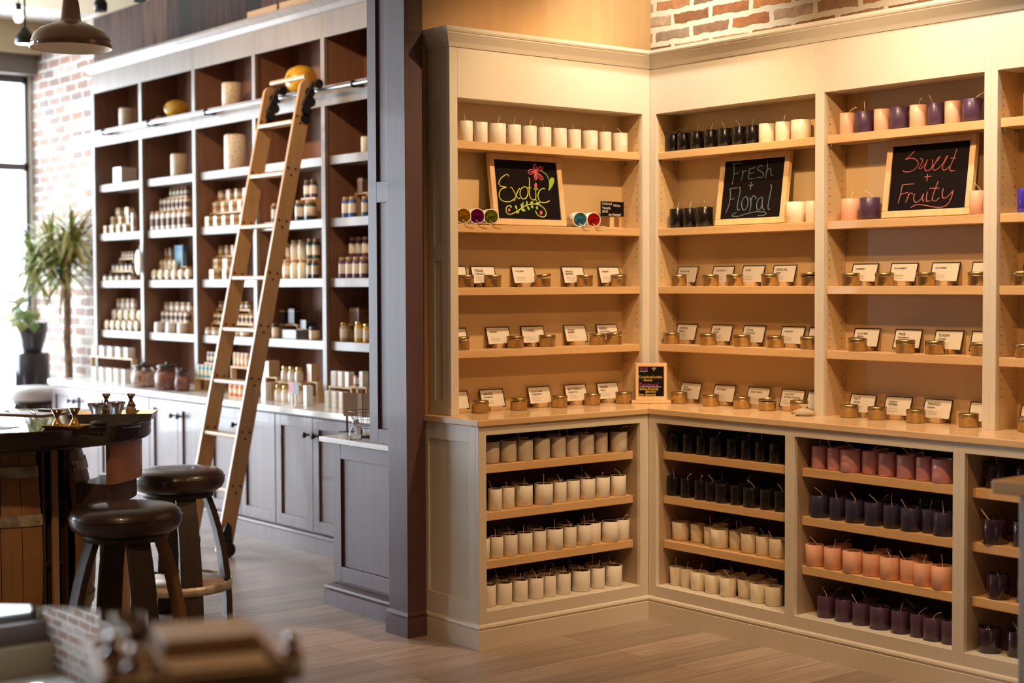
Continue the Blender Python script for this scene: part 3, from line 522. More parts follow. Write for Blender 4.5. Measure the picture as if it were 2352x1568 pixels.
# lower cabinets
PLPROF = [(0, 0), (.008, 0), (.008, .076), (.003, .079), (.003, .083), (.008, .087), (.006, .095), (0, .102)]
PPATH = [(-.375, -.921), (-.006, -.921), (-.006, .006), (2.36, .006)]
LZ = [.732, .54, .345]
def lower(label, loc, rz, W, l, r, plinth, left_end=False):
    root = thing('base_cabinet', label, 'cabinet', loc, rz); M = rootmat(root)
    def mb(): b = MB(); b.M = M; return b
    D = .385
    mb().box(0, l, 0, .02, .0, .893).box(r, W, 0, .02, .0, .893).box(l, r, 0, .02, .857, .893).box(l, r, 0, .02, 0, .1505).build('face_frame', CREAM, root, bevel=.0012)
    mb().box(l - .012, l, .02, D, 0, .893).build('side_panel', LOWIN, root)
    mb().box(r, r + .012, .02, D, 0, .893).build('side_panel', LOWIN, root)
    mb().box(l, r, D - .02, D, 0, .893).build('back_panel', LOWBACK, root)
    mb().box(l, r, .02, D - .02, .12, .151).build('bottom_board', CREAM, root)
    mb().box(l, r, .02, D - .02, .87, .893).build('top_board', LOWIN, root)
    for z in LZ: mb().box(l + .003, r - .003, .042, D - .03, z - .034, z).build('shelf', MAPLE, root, bevel=.002)
    if left_end:
        b = mb(); y0, y1 = .07, .345
        b.box(0, .014, .02, y0, 0, .893).box(0, .014, y1, D, 0, .893).box(0, .014, y0, y1, 0, .19).box(0, .014, y0, y1, .825, .893).box(.007, .014, y0, y1, .19, .825)
        b.build('end_panel', CREAM, root, bevel=.001)
    plinth.build('plinth', CREAM, root)
    return root
loA = lower('cream open cabinet packed with white candle vessels, left of the inner corner', (-.006, -.921, 0), PI / 2, .927, .0386, .879, MB().sweep(PPATH, PLPROF, 0, 2), True)
loB = lower('cream open cabinet with black and ivory candles, right of the inner corner', (-.0058, .0062, 0), 0, .8028, .0458, .7784, MB().sweep(PPATH, PLPROF, 2, 3, hi=.797))
loC = lower('cream open cabinet with pink and purple candle rows', (.797, .006, 0), 0, .782, .0238, .7575, MB().sweep(PPATH, PLPROF, 2, 3, lo=.797, hi=1.579))
loD = lower('cream open cabinet partly hidden behind the wood-topped island', (1.579, .006, 0), 0, .781, .0243, .757, MB().sweep(PPATH, PLPROF, 2, 3, lo=1.579))
top = thing('worktop', 'honey-coloured wooden worktop bending round the inner corner of the cream cabinets', 'worktop', (0, 0, .894))
MB().prism([(-.394, -.931), (.004, -.931), (.004, -.0045), (-.25, .25), (-.394, .394)], .894, .92).build('board', MAPLEY if 0 else wood('maple_top_long', (.62, .40, .20), (.74, .52, .30), 'y', 8, .28, .4, .03), top, bevel=.003)
MB().prism([(.004, -.0045), (2.36, -.0045), (2.36, .394), (-.394, .394), (-.25, .25)], .894, .92).build('board', MAPLET, top, bevel=.003)

# island at the right edge
isl = thing('island', 'white island with a thick wooden top at the right picture edge', 'counter', (2.95, -.6, 0))
MB().box(2.44, 3.5, -.945, -.4, 0, .885).build('body', CREAM, isl, bevel=.002)
MB().box(2.378, 3.56, -.982, -.36, .885, .922).build('top', wood('island_top', (.60, .36, .16), (.70, .46, .24), 'x', 8, .4, .2, .03), isl, bevel=.004)

# ---------------------------------------------------------------- long dark bookcase along the back wall
LF = -.03; LB = .25
DIV = [-5.77 + .79 * k for k in range(7)]
LSZ = [2.185, 1.835, 1.497, 1.14]
LCROWN = [(0, 2.985), (.006, 2.985), (.03, 3.01), (.055, 3.03), (.06, 3.034), (.06, 3.05), (0, 3.055)]
NM = [('tall dark bookcase, far left pair of bays by the brick wall', 0), ('tall dark bookcase, middle pair of bays behind the ladder top', 2), ('tall dark bookcase, right pair of bays beside the brown end panel', 4)]
for label, k in NM:
    x0, x1 = DIV[k] - (.02 if k == 0 else -.0005), DIV[k + 2]; root = thing('bookcase', label, 'bookcase', ((x0 + x1) / 2, .1, .785))
    f = MB()
    ds = [DIV[k], DIV[k + 1], DIV[k + 2]]
    for j, dx in enumerate(ds):
        a, b = dx - .02, dx + .02
        if j == 2 and k < 4: b = dx
        if j == 0 and k > 0: a = dx + .0005
        f.box(a, b, LF, LF + .022, .785, 2.985)
    for j in (0, 1): f.box(ds[j] + .02, ds[j + 1] - .02, LF, LF + .022, 2.845, 2.985).box(ds[j] + .02, ds[j + 1] - .02, LF, LF + .022, 2.462, 2.575)
    f.build('face_frame', FRAMEB, root, bevel=.0015)
    for j in (0, 1, 2):
        dx = ds[j]
        if j == 2 and k < 4: continue
        a = dx + .0005 if j == 0 and k else dx - .014
        MB().box(a, dx + .014, LF + .022, LB - .012, .785, 2.985).build('side_panel', BROWNIN, root)
    MB().box(ds[0] - (.014 if k == 0 else -.0005), x1, LB - .012, LB, .785, 2.985).build('back_panel', BROWNIN, root)
    MB().box(ds[0] + .0005, x1, LF + .022, LB - .012, 2.55, 2.575).build('cubby_floor', BROWNIN, root)
    MB().box(ds[0] + .0005, x1, LF + .022, LB - .012, 2.95, 2.985).build('cubby_top', BROWNIN, root)
    for j in (0, 1):
        for z in LSZ: MB().box(ds[j] + .016, ds[j + 1] - .016, 0, LB - .014, z - .05, z).build('shelf', FRAMEB, root, bevel=.002)
    MB().sweep([(-5.79, LB), (-5.79, LF), (DIV[6] + .02, LF)], LCROWN, 0 if k == 0 else 1, 2, lo=x0 if k else None, hi=x1 if k < 4 else None).box(x0, x1, LF + .01, LB, 2.985, 3.05).build('crown', FRAMEB, root)
# ladder rail with brackets
rail = thing('ladder_rail', 'steel ladder rail running along the dark bookcase front', 'rail', (-3.8, -.085, 2.54))
MB().tube([(-6.02, -.09, 2.54), (-1.06, -.09, 2.54)], .010, 10).build('bar', mat('rail_steel', (.34, .35, .37), .3, 1.), rail)
for x in (-5.45, -4.72, -3.9, -3.1, -2.2, -1.5):
    MB().box(x - .018, x + .018, -.075, LF, 2.525, 2.555).lathe([(0, 2.522), (.016, 2.522), (.016, 2.558), (0, 2.558)], 12, x, -.09).build('bracket', DARKM, rail)

# long base cabinets and white counter
def shaker(mb, x0, x1, z0, z1, y, s=.06, th=.022, rec=.012):
    # door slab whose face is y (facing -Y), with a recessed middle
    mb.box(x0, x0 + s, y, y + th, z0, z1).box(x1 - s, x1, y, y + th, z0, z1).box(x0 + s, x1 - s, y, y + th, z0, z0 + s).box(x0 + s, x1 - s, y, y + th, z1 - s, z1).box(x0 + s, x1 - s, y + rec, y + th, z0 + s, z1 - s); return mb
BL = [('far left end, washed out by window light', 0), ('second from the left end', 1), ('third from the left end, behind the bar table', 2), ('behind the left ladder rail', 3), ('right of the ladder foot', 4), ('partly hidden by the short end cabinet', 5)]
DOORB = wood('lit_cabinet_maple', (.13, .088, .086), (.165, .118, .112), 'z', 6, .4, .15, .05)  # paler copy of the end cabinet stain: window light put into the colour
for label, k in BL:
    x0 = -5.972 + .81 * k; x1 = x0 + .81
    if k == 5: x1 = -1.15
    root = thing('base_cabinet', 'brown two-door base cabinet, ' + label, 'cabinet', ((x0 + x1) / 2, 0, 0))
    MB().box(x0 + .001, x1 - .001, -.262, .25, .0, .745).build('body', DOORB, root)
    xm = (x0 + x1) / 2
    for a, b, kx in ((x0 + .004, xm - .002, xm - .045), (xm + .002, x1 - .004, xm + .045)):
        dr = shaker(MB(), a, b, .122, .738, -.285).build('door', DOORB, root, bevel=.0015)
        MB().tube([(kx, -.285, .645), (kx, -.30, .645)], .006, 8).tube([(kx, -.30, .645), (kx, -.306, .645), (kx, -.318, .645), (kx, -.322, .645)], [.008, .016, .016, .006], 12).build('knob', DARKM, dr)
    MB().sweep([(x0, -.268), (x1, -.268)], [(0, 0), (.012, 0), (.012, .085), (.016, .09), (.016, .098), (.008, .106), (0, .11)]).build('plinth', DOORB, root)
q = tag(MB().box(-5.985, -1.06, -.31, .25, .748, .785).build('counter', QUARTZ, bevel=.006), 'long white stone counter under the dark bookcase', 'counter')

# short return leg on the back of the partition: base, top and tall upper
root = thing('base_cabinet', 'brown end cabinet with a recessed panel beside the wall post', 'cabinet', (-.85, -.6, 0))
b = MB().box(-1.135, -.505, -.88, .24, 0, .738); b.build('body', BROWN, root)
shaker(MB(), -1.139, -.507, .115, .738, -.895, .066, .015, .011).build('end_panel', BROWN, root, bevel=.0015)
MB().sweep([(-1.139, -.4), (-1.139, -.895), (-.505, -.895)], [(0, 0), (.034, 0), (.034, .07), (.024, .075), (.024, .079), (.034, .083), (.028, .09), (0, .1)]).build('plinth', BROWN, root)
tag(MB().box(-1.21, -.505, -.925, -.312, .743, .767).build('counter', QUARTZ, bevel=.003), 'short white stone counter on the brown end cabinet', 'counter')
root = thing('tall_cabinet', 'tall brown upper cabinet side, panelled, next to the wall post', 'cabinet', (-.67, -.4, .767))
MB().box(-.832, -.505, -.875, -.05, .767, ZC - .05).build('body', BROWN, root)
b = MB(); y = -.892
for x0, x1 in ((-.835, -.768), (-.64, -.505)): b.box(x0, x1, y, y + .016, .767, ZC - .05)
for z0, z1 in ((.767, .83), (1.815, 1.905), (3.2, ZC - .05)): b.box(-.768, -.64, y, y + .016, z0, z1)
b.box(-.768, -.64, y + .011, y + .016, .83, 3.2); b.build('end_panel', BROWN, root, bevel=.0012)
for i, (x0, x1) in enumerate(((-3.56, -3.2), (-3.17, -2.75))):
    r_ = thing('cardboard_box', ['left plain cardboard box lying on top of the dark bookcase', 'right plain cardboard box lying on top of the dark bookcase'][i], 'box', ((x0 + x1) / 2, .1, 3.055), 0, 'cardboard boxes on the bookcase')
    MB().box(x0, x1, .02, .22, 3.055, 3.125).build('carton', mat('cardboard', (.52, .36, .22), .8), r_, bevel=.002); MB().box(x0, x1, .105, .135, 3.125, 3.1262).build('tape', mat('tape', (.6, .47, .32), .4), r_)
# ---------------------------------------------------------------- candles of the cream unit
def candle_mats(): pass
VW = mat('vessel_white', (.83, .79, .72), .42, coat=.15); VIV = mat('vessel_ivory', (.78, .70, .56), .35, coat=.3)
VBK = mat('vessel_black', (.008, .006, .006), .22, coat=.15); VPK = mat('vessel_pink', (.78, .42, .36), .4, coat=.2); VPC = mat('vessel_peach', (.80, .44, .30), .42, coat=.2)
VPU = mat('vessel_purple', (.075, .036, .078), .36, coat=.15); VNV = mat('vessel_navy', (.035, .028, .075), .34, coat=.25); VMG = mat('vessel_pink_gloss', (.76, .38, .42), .22, coat=.5)
VVI = mat('vessel_violet', (.05, .03, .42), .15, coat=.6); VAM = mat('vessel_amber', (.62, .26, .06), .2, coat=.5); VDP = mat('vessel_dark_plum', (.03, .012, .03), .15, coat=.6)
WAX = mat('wax', (.82, .74, .58), .5); WICK = mat('wick', (.80, .68, .48), .8)
LINE = {'copper': mat('lining_copper', (.55, .17, .07), .14, 1.), 'silver': mat('lining_silver', (.28, .34, .42), .1, 1.), 'purple': mat('lining_purple', (.22, .03, .16), .14, 1.), 'gold': mat('lining_gold', (.42, .36, .08), .12, 1.),
        'yellow': mat('lining_yellow', (0.95, 0.66, 0.08), .22, .62), 'magenta': mat('lining_magenta', (0.62, 0.03, 0.42), .22, .62), 'lime': mat('lining_lime', (0.62, 0.66, 0.1), .22, .62), 'blue': mat('lining_blue', (0.28, 0.66, 0.85), .22, .62), 'red': mat('lining_red', (0.95, 0.13, 0.05), .22, .62)}
CP = {}
def candle_proto(key, vm, h, taper=0., lining=None, wick=0):
    # unit radius .034; wall with thickness, wax or bright lining inside, wick
    k = (key, wick)
    if k in CP: return CP[k]
    root = thing('candle', 'x', 'candle', (0, 0, 0)); r1 = .034; r0 = r1 * (1 - taper)
    ve = MB().lathe([(0, 0), (r0 - .003, 0), (r0, .003), (r1, h - .001), (r1 - .001, h), (r1 - .0025, h), (r1 - .003, h - .002), (r0 - .003, .008), (0, .008)], 28).build('vessel', vm, root)
    fill = h * .80
    if lining: ins = MB().lathe([(0, .009), (r0 - .0032, .009), (r1 - .0031, h - .0015), (r1 - .0036, h - .0015), (r0 - .0042, .0105), (0, .0105)], 28).build('lining', LINE[lining], root)
    else: ins = MB().lathe([(0, .0085), (r0 - .0031, .0085), (r1 - .0034, fill), (0, fill + .001)], 28).build('wax', WAX, root)
    z0 = .011 if lining else fill
    paths = [[(0, 0, z0), (.002, 0, h), (.010, .002, h + .03)], [(.004, 0, z0), (.012, -.004, h + .002), (-.012, -.008, h + .026), (-.016, -.008, h + .028)], [(0, 0, z0), (.0, 0, h), (-.004, 0, h + .04)], [(-.01, 0, z0), (-.018, -.012, h + .004), (-.03, -.02, h + .03)],
             [(0, 0, z0), (.006, -.004, h + .004), (.03, -.01, h + .022), (.036, -.01, h + .02)], [(0, 0, z0), (0, 0, h - .004)]]
    wi = MB().tube(smooth_line(paths[wick], 3), .0013, 6).build('wick', WICK, root)
    kids(root, ve, ins, wi); CP[k] = root; return root
def candle_row(pts, z, key, vm, h, where, colour, group, taper=0., lining=None, noun='candle', seqs=None, back=None):
    pts = list(pts); keep = []
    for i, (x, y, r) in enumerate(pts):
        r += .0012
        if z < .8:
            if 'Exotic' in where: q = (x, min(max(y, -.8824 + r), -.0421 - r))
            else:
                lo, hi = (.04, .7726) if 'Fresh' in where else (.8208, 1.5545) if 'Sweet' in where else (1.6033, 2.336); q = (min(max(x, lo + r), hi - r), y)
        elif y < .23: q = (x, min(max(y, -.8419 + r), .194 - r))
        else:
            lo, hi = (-.2029, .7217) if x < .745 else (.7688, 1.5112) if x < 1.539 else (1.567, 2.284); q = (min(max(x, lo + r), hi - r), y)
        if abs(q[0] - x) + abs(q[1] - y) < .03: keep.append((i, (q[0], q[1], r - .0012)))
    if seqs: seqs = [seqs[i] for i, p in keep]
    pts = [list(p) for i, p in keep]; n = len(pts)
    for i in range(n):
        for j in range(i):
            dd = math.hypot(pts[i][0] - pts[j][0], pts[i][1] - pts[j][1]); k = dd / (pts[i][2] + pts[j][2] + .0008)
            if k < 1: pts[i][2] *= k; pts[j][2] *= k
    for i, (x, y, r) in enumerate(pts):
        kk, vv, cc = (key, vm, colour) if seqs is None else seqs[i]
        p = candle_proto(kk, vv, h, taper, lining, R.choice([0, 1, 2, 3, 4, 5, 5]))
        cnt = [j for j in range(n) if seqs is None or seqs[j][2] == cc]; o = cnt.index(i)
        pos = ORD[o] + ' from left' if len(cnt) > 1 else 'only one'
        s = r / .034
        place(p, (x, y, z + .0006), R.uniform(-.9, .9), f'{cc} {noun}, {pos}, {where}', group, (s, s, 1))
def up_label(bay, sh): return f'{sh} of the {bay} board bay'
SA = (M['A1'], 2.05)
candle_row(M['A1'], 2.05, 'w', VW, .087, 'top shelf above the Exotic board', 'white', 'white candles above the Exotic board')
candle_row(M['B1'], 2.05, '', None, .082, 'top shelf above the Fresh board', '', 'candles above the Fresh board', seqs=[('bk', VBK, 'glossy black')] * 7 + [('iv', VIV, 'ivory')] * 3)
candle_row(M['B2'], 1.707, '', None, .088, 'beside the Fresh board', '', 'candles beside the Fresh board', seqs=[('bk2', VBK, 'glossy black')] * 3 + [('iv2', VIV, 'ivory')] * 2)
candle_row(M['C1'], 2.05, '', None, .088, 'top shelf above the Sweet board', '', 'candles above the Sweet board', seqs=[('pk', VPC, 'pink'), ('pu', VPU, 'purple')] * 4)
M['C2'][2:] = [(1.4545, .286, .029), (1.481, .347, .028)]
candle_row(M['C2'], 1.707, '', None, .088, 'beside the Sweet board', '', 'candles beside the Sweet board', seqs=[('pk', VPC, 'pink'), ('pu', VPU, 'purple')] * 2)
candle_row(M['D1'], 2.05, 'am', VAM, .088, 'top shelf at the right picture edge', 'amber', 'candles in the right edge bay')
candle_row(M['D2'], 1.707, 'vi', VVI, .088, 'second shelf at the right picture edge', 'violet blue glass', 'candles in the right edge bay')
LOW = [('lA1', .732, 'copper', 'top shelf'), ('lA2', .54, 'silver', 'second shelf'), ('lA3', .345, 'purple', 'third shelf'), ('lA4', .151, 'gold', 'cabinet bottom')]
for key, z, ln, sh in LOW:
    candle_row(M[key], z, 'w' + ln, VW, .087, f'front row, {sh} under the Exotic bay', f'white {ln}-lined', 'white candles under the Exotic bay', 0, ln, 'vessel')
    bk = [(x - .085, y + .045, .034) for x, y, r in M[key]][(0 if key == 'lA4' else 2):-1:(1 if key == 'lA4' else 2)]
    candle_row(bk, z, 'w' + ln, VW, .087, f'back row, {sh} under the Exotic bay', f'white {ln}-lined', 'white candles under the Exotic bay', 0, ln, 'vessel')
for key, z, kk, vm, cc, h, tp, sh in [('lB1', .732, 'bk', VBK, 'black', .082, 0, 'top shelf'), ('lB2', .54, 'bk', VBK, 'black', .082, 0, 'second shelf'), ('lB3', .345, 'ivt', VIV, 'ivory', .079, .06, 'third shelf'), ('lB4', .151, 'ivt', VIV, 'ivory', .079, .12, 'cabinet bottom')]:
    candle_row(M[key], z, kk + key[2:] if tp else kk, vm, h, f'front row, {sh} under the Fresh bay', cc, f'{cc} candles under the Fresh bay', tp)
    bk = [(x - .02, y + .085, .034) for x, y, r in M[key]][3:7:1 if key == 'lB4' else 2]
    candle_row(bk, z, kk + key[2:] if tp else kk, vm, h, f'back row, {sh} under the Fresh bay', cc, f'{cc} candles under the Fresh bay', tp)
for key, z, kk, vm, cc, h, sh in [('lC1', .732, 'mg', VMG, 'rose pink', .087, 'top shelf'), ('lC2', .54, 'nv', VNV, 'dark navy', .087, 'second shelf'), ('lC3', .345, 'pc', VPC, 'peach pink', .085, 'third shelf'), ('lC4', .151, 'puc', VPU, 'purple', .085, 'cabinet bottom')]:
    candle_row(M[key], z, kk, vm, h, f'front row, {sh} under the Sweet bay', cc, f'{cc} candles under the Sweet bay')
    bk = [(x - .02, y + .085, .034) for x, y, r in M[key]][1:7:2]
    candle_row(bk, z, kk, vm, h, f'back row, {sh} under the Sweet bay', cc, f'{cc} candles under the Sweet bay')
for key, z, sh in [('lD1', .732, 'top shelf'), ('lD2', .54, 'second shelf'), ('lD3', .345, 'third shelf'), ('lD4', .151, 'bottom')]:
    x, y, r = M[key][0]
    candle_row([(x, y, r), (x + .1, y + .02, .036), (x + .2, y + .01, .036)], z, 'dp', VDP, .088, f'{sh} of the cabinet behind the island', 'dark plum', 'dark candles behind the island')

# bright-lined vessels lying on their sides beside the Exotic board
for i, (yy, ln) in enumerate(((-.803, 'yellow'), (-.732, 'magenta'), (-.659, 'lime'), (-.165, 'blue'), (-.086, 'red'))):
    root = thing('candle_vessel', f'white vessel lying on its side, shiny {ln} inside, beside the Exotic board', 'vessel', (-.255, yy, 1.7078 + .0328), 0, 'lying vessels beside the Exotic board')
    h = .082; r1 = .0328
    # axis points to the viewer: local z -> towards the room, slightly turned
    d = Vector((.94, -.34, 0)).normalized(); Mx = Matrix.Translation((0, 0, 0)) @ d.to_track_quat('Z', 'Y').to_matrix().to_4x4() @ Matrix.Translation((0, 0, -h))
    b = MB(); b.M = Mx; b.lathe([(0, 0), (r1 - .003, 0), (r1, .003), (r1, h), (r1 - .0025, h), (r1 - .003, h - .002), (r1 - .003, .008), (0, .008)], 36); b.build('vessel', VW, root, world=False)
    b = MB(); b.M = Mx
    prof = [(r1 - .0031, h - .003)]
    for k in range(1, 9): prof.append(((r1 - .0035) * math.cos(k * PI / 16) * (1 - .02 * (k % 2)), h - .003 - .062 * math.sin(k * PI / 16)))
    prof[-1] = (0, prof[-1][1]); b.lathe(prof, 36); b.build('lining', LINE[ln], root, world=False)
    q0 = Mx @ Vector((0, -r1 * .45, h - .02)); q1 = Mx @ Vector((.012, -r1 + .004, h + .006)); q2 = q1 + Vector((.008, .045, -.004 - .0)); q2.z = -r1 + .004
    b = MB().tube(smooth_line([tuple(q0), tuple(q1), tuple(q2)], 3), .0013, 6); b.build('wick', WICK, root, world=False)

# ---------------------------------------------------------------- gold tins and scent cards
TINP = []
for tilt in (0, 0, 3, -7):
    root = thing('candle_tin', 'x', 'tin'); r = .036
    bo = MB().lathe([(0, 0), (r - .002, 0), (r, .002), (r, .035), (r + .0008, .0358), (r + .0008, .0375), (r - .001, .038), (0, .038)], 36).build('body', BRASS, root)
    b = MB(); a = math.radians(tilt)
    b.M = Matrix.Translation((0, 0, .0385 + abs(math.sin(a)) * r * .62)) @ Matrix.Rotation(a, 4, 'Y') @ Matrix.Rotation(a * .4, 4, 'X')
    b.lathe([(r + .0009, .0), (r + .0013, .001), (r + .0013, .0095), (r - .0008, .0125), (r - .006, .0132), (r - .010, .0122), (0, .0122), (0, .011), (r - .001, .011), (r, .009), (r, 0), (r + .0009, 0)], 36)
    ld = b.build('lid', BRASS, root); kids(root, bo, ld); TINP.append(root)
CARDTXT = {
 'cA3': [None, ('TEXAS', 'TARRAGON'), ('', 'VOLCANO'), ('', "DRAGON'S", 'BLOOD'), ('', 'SAMSARA')],
 'cA4': [None, ('', 'LEATHER'), ('LOVESPELL',), ('', 'DIMANCHE', 'SOIREE'), ('HERBS', 'DE PROVENCE')],
 'cA5': [None, ('WHITE', 'DIAMONDS'), ('', 'BLACK PEPPER', 'CARDAMOM'), ('BUTTERFLY', 'FLOWER TEA'), ('INNER', 'PEACE')],
 'cB3': [('', 'SUNFLOWER'), ('COCONUT',), ('OASIS',), ('SENSUAL', 'AMBER')],
 'cB4': [('LEMON', 'VERBENA'), ('LILAC', 'BLOOM'), ('COOL', 'CITRUS BASIL'), ('', 'GARDENIA'), None],
 'cB5': [('', 'SECRET', 'GARDEN'), ('PLUMERIA',), ('', 'ANGEL WINGS'), ('', 'SUCCULENT', 'AGAVE & OAKMOSS'), None],
 'cC3': [('', 'RASPBERRY'), ('', 'STRAWBERRY'), ('', 'CUCUMBER'), None],
 'cC4': [('', 'CUCUMBER', 'MELON'), ('PINK', 'GRAPEFRUIT'), ('SUGAR', 'COOKIE'), None],
 'cC5': [('HOT', 'COCOA'), ('', 'HAZELNUT', 'COFFEE'), ('MANGO', 'PAPAYA'), None],
 'cD': [None, None, None]}
BIG2 = {"DRAGON'S": 0, 'SOIREE': 1}
CARDB = mat('card_border', (.02, .013, .012), .4); INK = mat('ink', (.05, .035, .03), .6); GREY = mat('grey_print', (.50, .44, .38), .7); BLOCK = wood('beech_block', (.60, .40, .21), (.68, .48, .27), 'x', 8, .5)
def scent_card(loc, rz, words, label, group):
    root = thing('scent_card', label, 'card', (loc[0], loc[1], loc[2] + .0006), rz, group); wd, hh, ln = .129, .080, math.radians(17)
    Mc = Matrix.Translation((0, .004, .013)) @ Matrix.Rotation(-ln, 4, 'X')     # card plane: x right, z up, faces -y
    b = MB(); b.M = Mc; b.box(-wd / 2 + .002, wd / 2 - .002, 0, .0008, .002, hh - .002); b.build('card', PAPER, root, world=False)
    t = .0042; b = MB(); b.M = Mc
    b.box(-wd / 2, wd / 2, -.0005, .0013, 0, t).box(-wd / 2, wd / 2, -.0005, .0013, hh - t, hh).box(-wd / 2, -wd / 2 + t, -.0005, .0013, t, hh - t).box(wd / 2 - t, wd / 2, -.0005, .0013, t, hh - t); b.build('border', CARDB, root, world=False)
    MB().box(-.032, .032, -.014, .0035, 0, .019).box(-.032, .032, .0075, .03, 0, .019).box(-.032, .032, .0035, .0075, 0, .012).build('holder', BLOCK, root, world=False, bevel=.0015)
    if words:
        T = Mc @ Matrix.Rotation(PI / 2, 4, 'X'); items = []; x0 = -.046; z = .054
        sizes = {1: [.0135], 2: [.0155, .0092]}
        ws = [w_ for w_ in words if w_]
        if words[0] == '': sz = [.0098] * len(ws)
        else: sz = sizes[len(ws)] if len(ws) > 1 else [.0125]
        if len(ws) == 2 and ws[1] in ('BLOOD', 'GARDEN', 'SOIREE', 'COFFEE'): sz = [.0085, .0125]
        for w_, s_ in zip(ws, sz):
            items.append((w_, s_, T @ Matrix.Translation((x0, z, .0013)))); z -= .0125
        join_text(items, 'lettering', INK, root)
        b = MB(); b.M = Mc; z = .034
        for k, L in enumerate((.030, .052, .046, .050)):
            b.box(x0, x0 + L, -.0007, -.0003, z, z + (.0006 if k == 0 else .0014)); z -= .006 if k else .006
        b.build('fine_print', GREY, root, world=False)
    return root
WHERE = {'A': 'Exotic', 'B': 'Fresh', 'C': 'Sweet', 'D': 'right edge'}
LV = {'3': (1.446, 'third shelf'), '4': (1.186, 'fourth shelf'), '5': (.92, 'worktop')}
for key, ws in CARDTXT.items():
    bay = key[1]
    for i, wds in enumerate(ws):
        pos, wd, zt, zb = M[key][i]; lv = key[2] if bay != 'D' else '345'[i]; z, nm = LV[lv]
        dpt = .345 if lv != '5' else .338
        loc = (-dpt, pos, z) if bay == 'A' else (pos, dpt, z)
        if bay == 'A': loc = (loc[0], min(max(pos, -.772), .12), z)
        if bay == 'B': loc = (max(min(pos, .65), -.13), dpt, z)
        if bay == 'C': loc = (min(pos, 1.442), dpt, z)
        say = ' '.join(w_ for w_ in (wds or []) if w_).capitalize().replace('&', 'and')
        lab = f'white black-edged card reading {say}, {nm}, {WHERE[bay]} bay' if wds and 'LOVESPELL' not in wds else f'white black-edged card, {"cut off by the left frame" if bay == "A" and not wds else ("cut off at the bay edge" if not wds else "third from the left")}, {nm}, {WHERE[bay]} bay'
        scent_card(loc, PI / 2 if bay == 'A' else 0, wds, lab, 'scent cards')
def tins(key, bay, z, nm, n=None):
    for i, (x, y, r) in enumerate(M[key]):
        if bay == 'A': rz, yl = PI / 2, min(max(y, -.80), .15); x = -.292 if z > 1 else min(max(x, -.284), -.265)
        else:
            rz, yl = 0, y; y = .292 if z > 1 else min(y, .284); 
            if bay == 'B': x = min(max(x, -.095 if z < 1 else -.16), .68)
            yl = y
        place(R.choice(TINP), (x, yl, z + .0006), rz + R.uniform(-.6, .6), f'round gold candle tin, {ORD[i]} from left on {nm}, {WHERE[bay]} board bay', 'gold candle tins')
for bay in 'ABC':
    for lv in '345': tins(f't{bay}{lv}', bay, LV[lv][0], LV[lv][1])
for i, (x, y, r) in enumerate(M['tD']):
    z, nm = LV['345'[i]]; place(TINP[i], (x, .292, z + .0006), .2, f'round gold candle tin on the {nm} at the right picture edge', 'gold candle tins')

# ---------------------------------------------------------------- chalkboards
CH = {'Y': mat('chalk_yellow', (.62, .66, .12), .9), 'G': mat('chalk_green', (.32, .52, .08), .9), 'P': mat('chalk_pink', (.62, .12, .16), .9), 'B': mat('chalk_blue', (.10, .15, .20), .9), 'R': mat('chalk_rose', (.42, .12, .12), .9), 'W': mat('chalk_white', (.8, .76, .68), .9), 'V': mat('chalk_violet', (.36, .05, .26), .9), 'O': mat('chalk_gold', (.80, .56, .10), .9)}
def chalkboard(label, loc, rz, Wd, Hh, lean, strokes, widths, board='Exotic'):
    root = thing('chalkboard', label, 'chalkboard', loc, rz); fr = .026; th = .018
    Mc = Matrix.Rotation(-lean, 4, 'X')
    b = MB(); b.M = Mc; b.box(-Wd / 2, Wd / 2, -.004, th, 0, fr).box(-Wd / 2, Wd / 2, -.004, th, Hh - fr, Hh).box(-Wd / 2, -Wd / 2 + fr, -.004, th, fr, Hh - fr).box(Wd / 2 - fr, Wd / 2, -.004, th, fr, Hh - fr); b.build('frame', MAPLEY, root, world=False, bevel=.002)
    b = MB(); b.M = Mc; b.box(-Wd / 2 + fr - .002, Wd / 2 - fr + .002, .002, .012, fr - .002, Hh - fr + .002); b.build('slate', SLATE, root, world=False)
    iw, ih = Wd - 2 * fr, Hh - 2 * fr
    P = lambda p: (-iw / 2 + iw * p[0] / 1000, 0, fr + ih * (1 - p[1] / 1000))
    names = {'Y': 'chalk_lettering', 'G': 'chalk_stem', 'P': 'chalk_flower', 'B': 'chalk_lettering', 'R': 'chalk_lettering'}
    for k, ss in strokes.items():
        b = MB(); b.M = Mc
        if k.endswith('f'):
            for s_ in ss:
                pts = [P(p) for p in smooth_line([tuple(map(float, q)) for q in s_] + [tuple(map(float, s_[0]))], 3)]; n = len(pts)
                b = MB(); b.M = Mc; b.add([(x, .0013, z) for x, y, z in pts], [tuple(range(n))]); b.build('chalk_leaf' if k == 'Gf' else 'chalk_bud', CH[k[0]], root, world=False)
            continue
            b.build('chalk_leaf' if k == 'Gf' else 'chalk_bud', CH[k[0]], root, world=False); continue
        for s_ in ss:
            pts = [P(p) for p in smooth_line([tuple(map(float, q)) for q in s_], 5)]
            b.tube([(x, .0018, z) for x, y, z in pts], widths, 6)
        b.build(names[k], CH[k], root, world=False)
    return root
chalkboard('framed chalkboard reading Exotic with a pink chalk flower', (-.288, -.4175, 1.7108), PI / 2, .398, .3075, math.radians(8), BOARDS['exotic'], .0024)
chalkboard('framed chalkboard reading Fresh + Floral in blue chalk', (.318, .288, 1.7108), 0, .395, .3075, math.radians(8), BOARDS['fresh'], .0023)
chalkboard('framed chalkboard reading Sweet + Fruity in rose chalk', (1.220, .288, 1.7108), 0, .405, .3075, math.radians(8), BOARDS['sweet'], .0021)
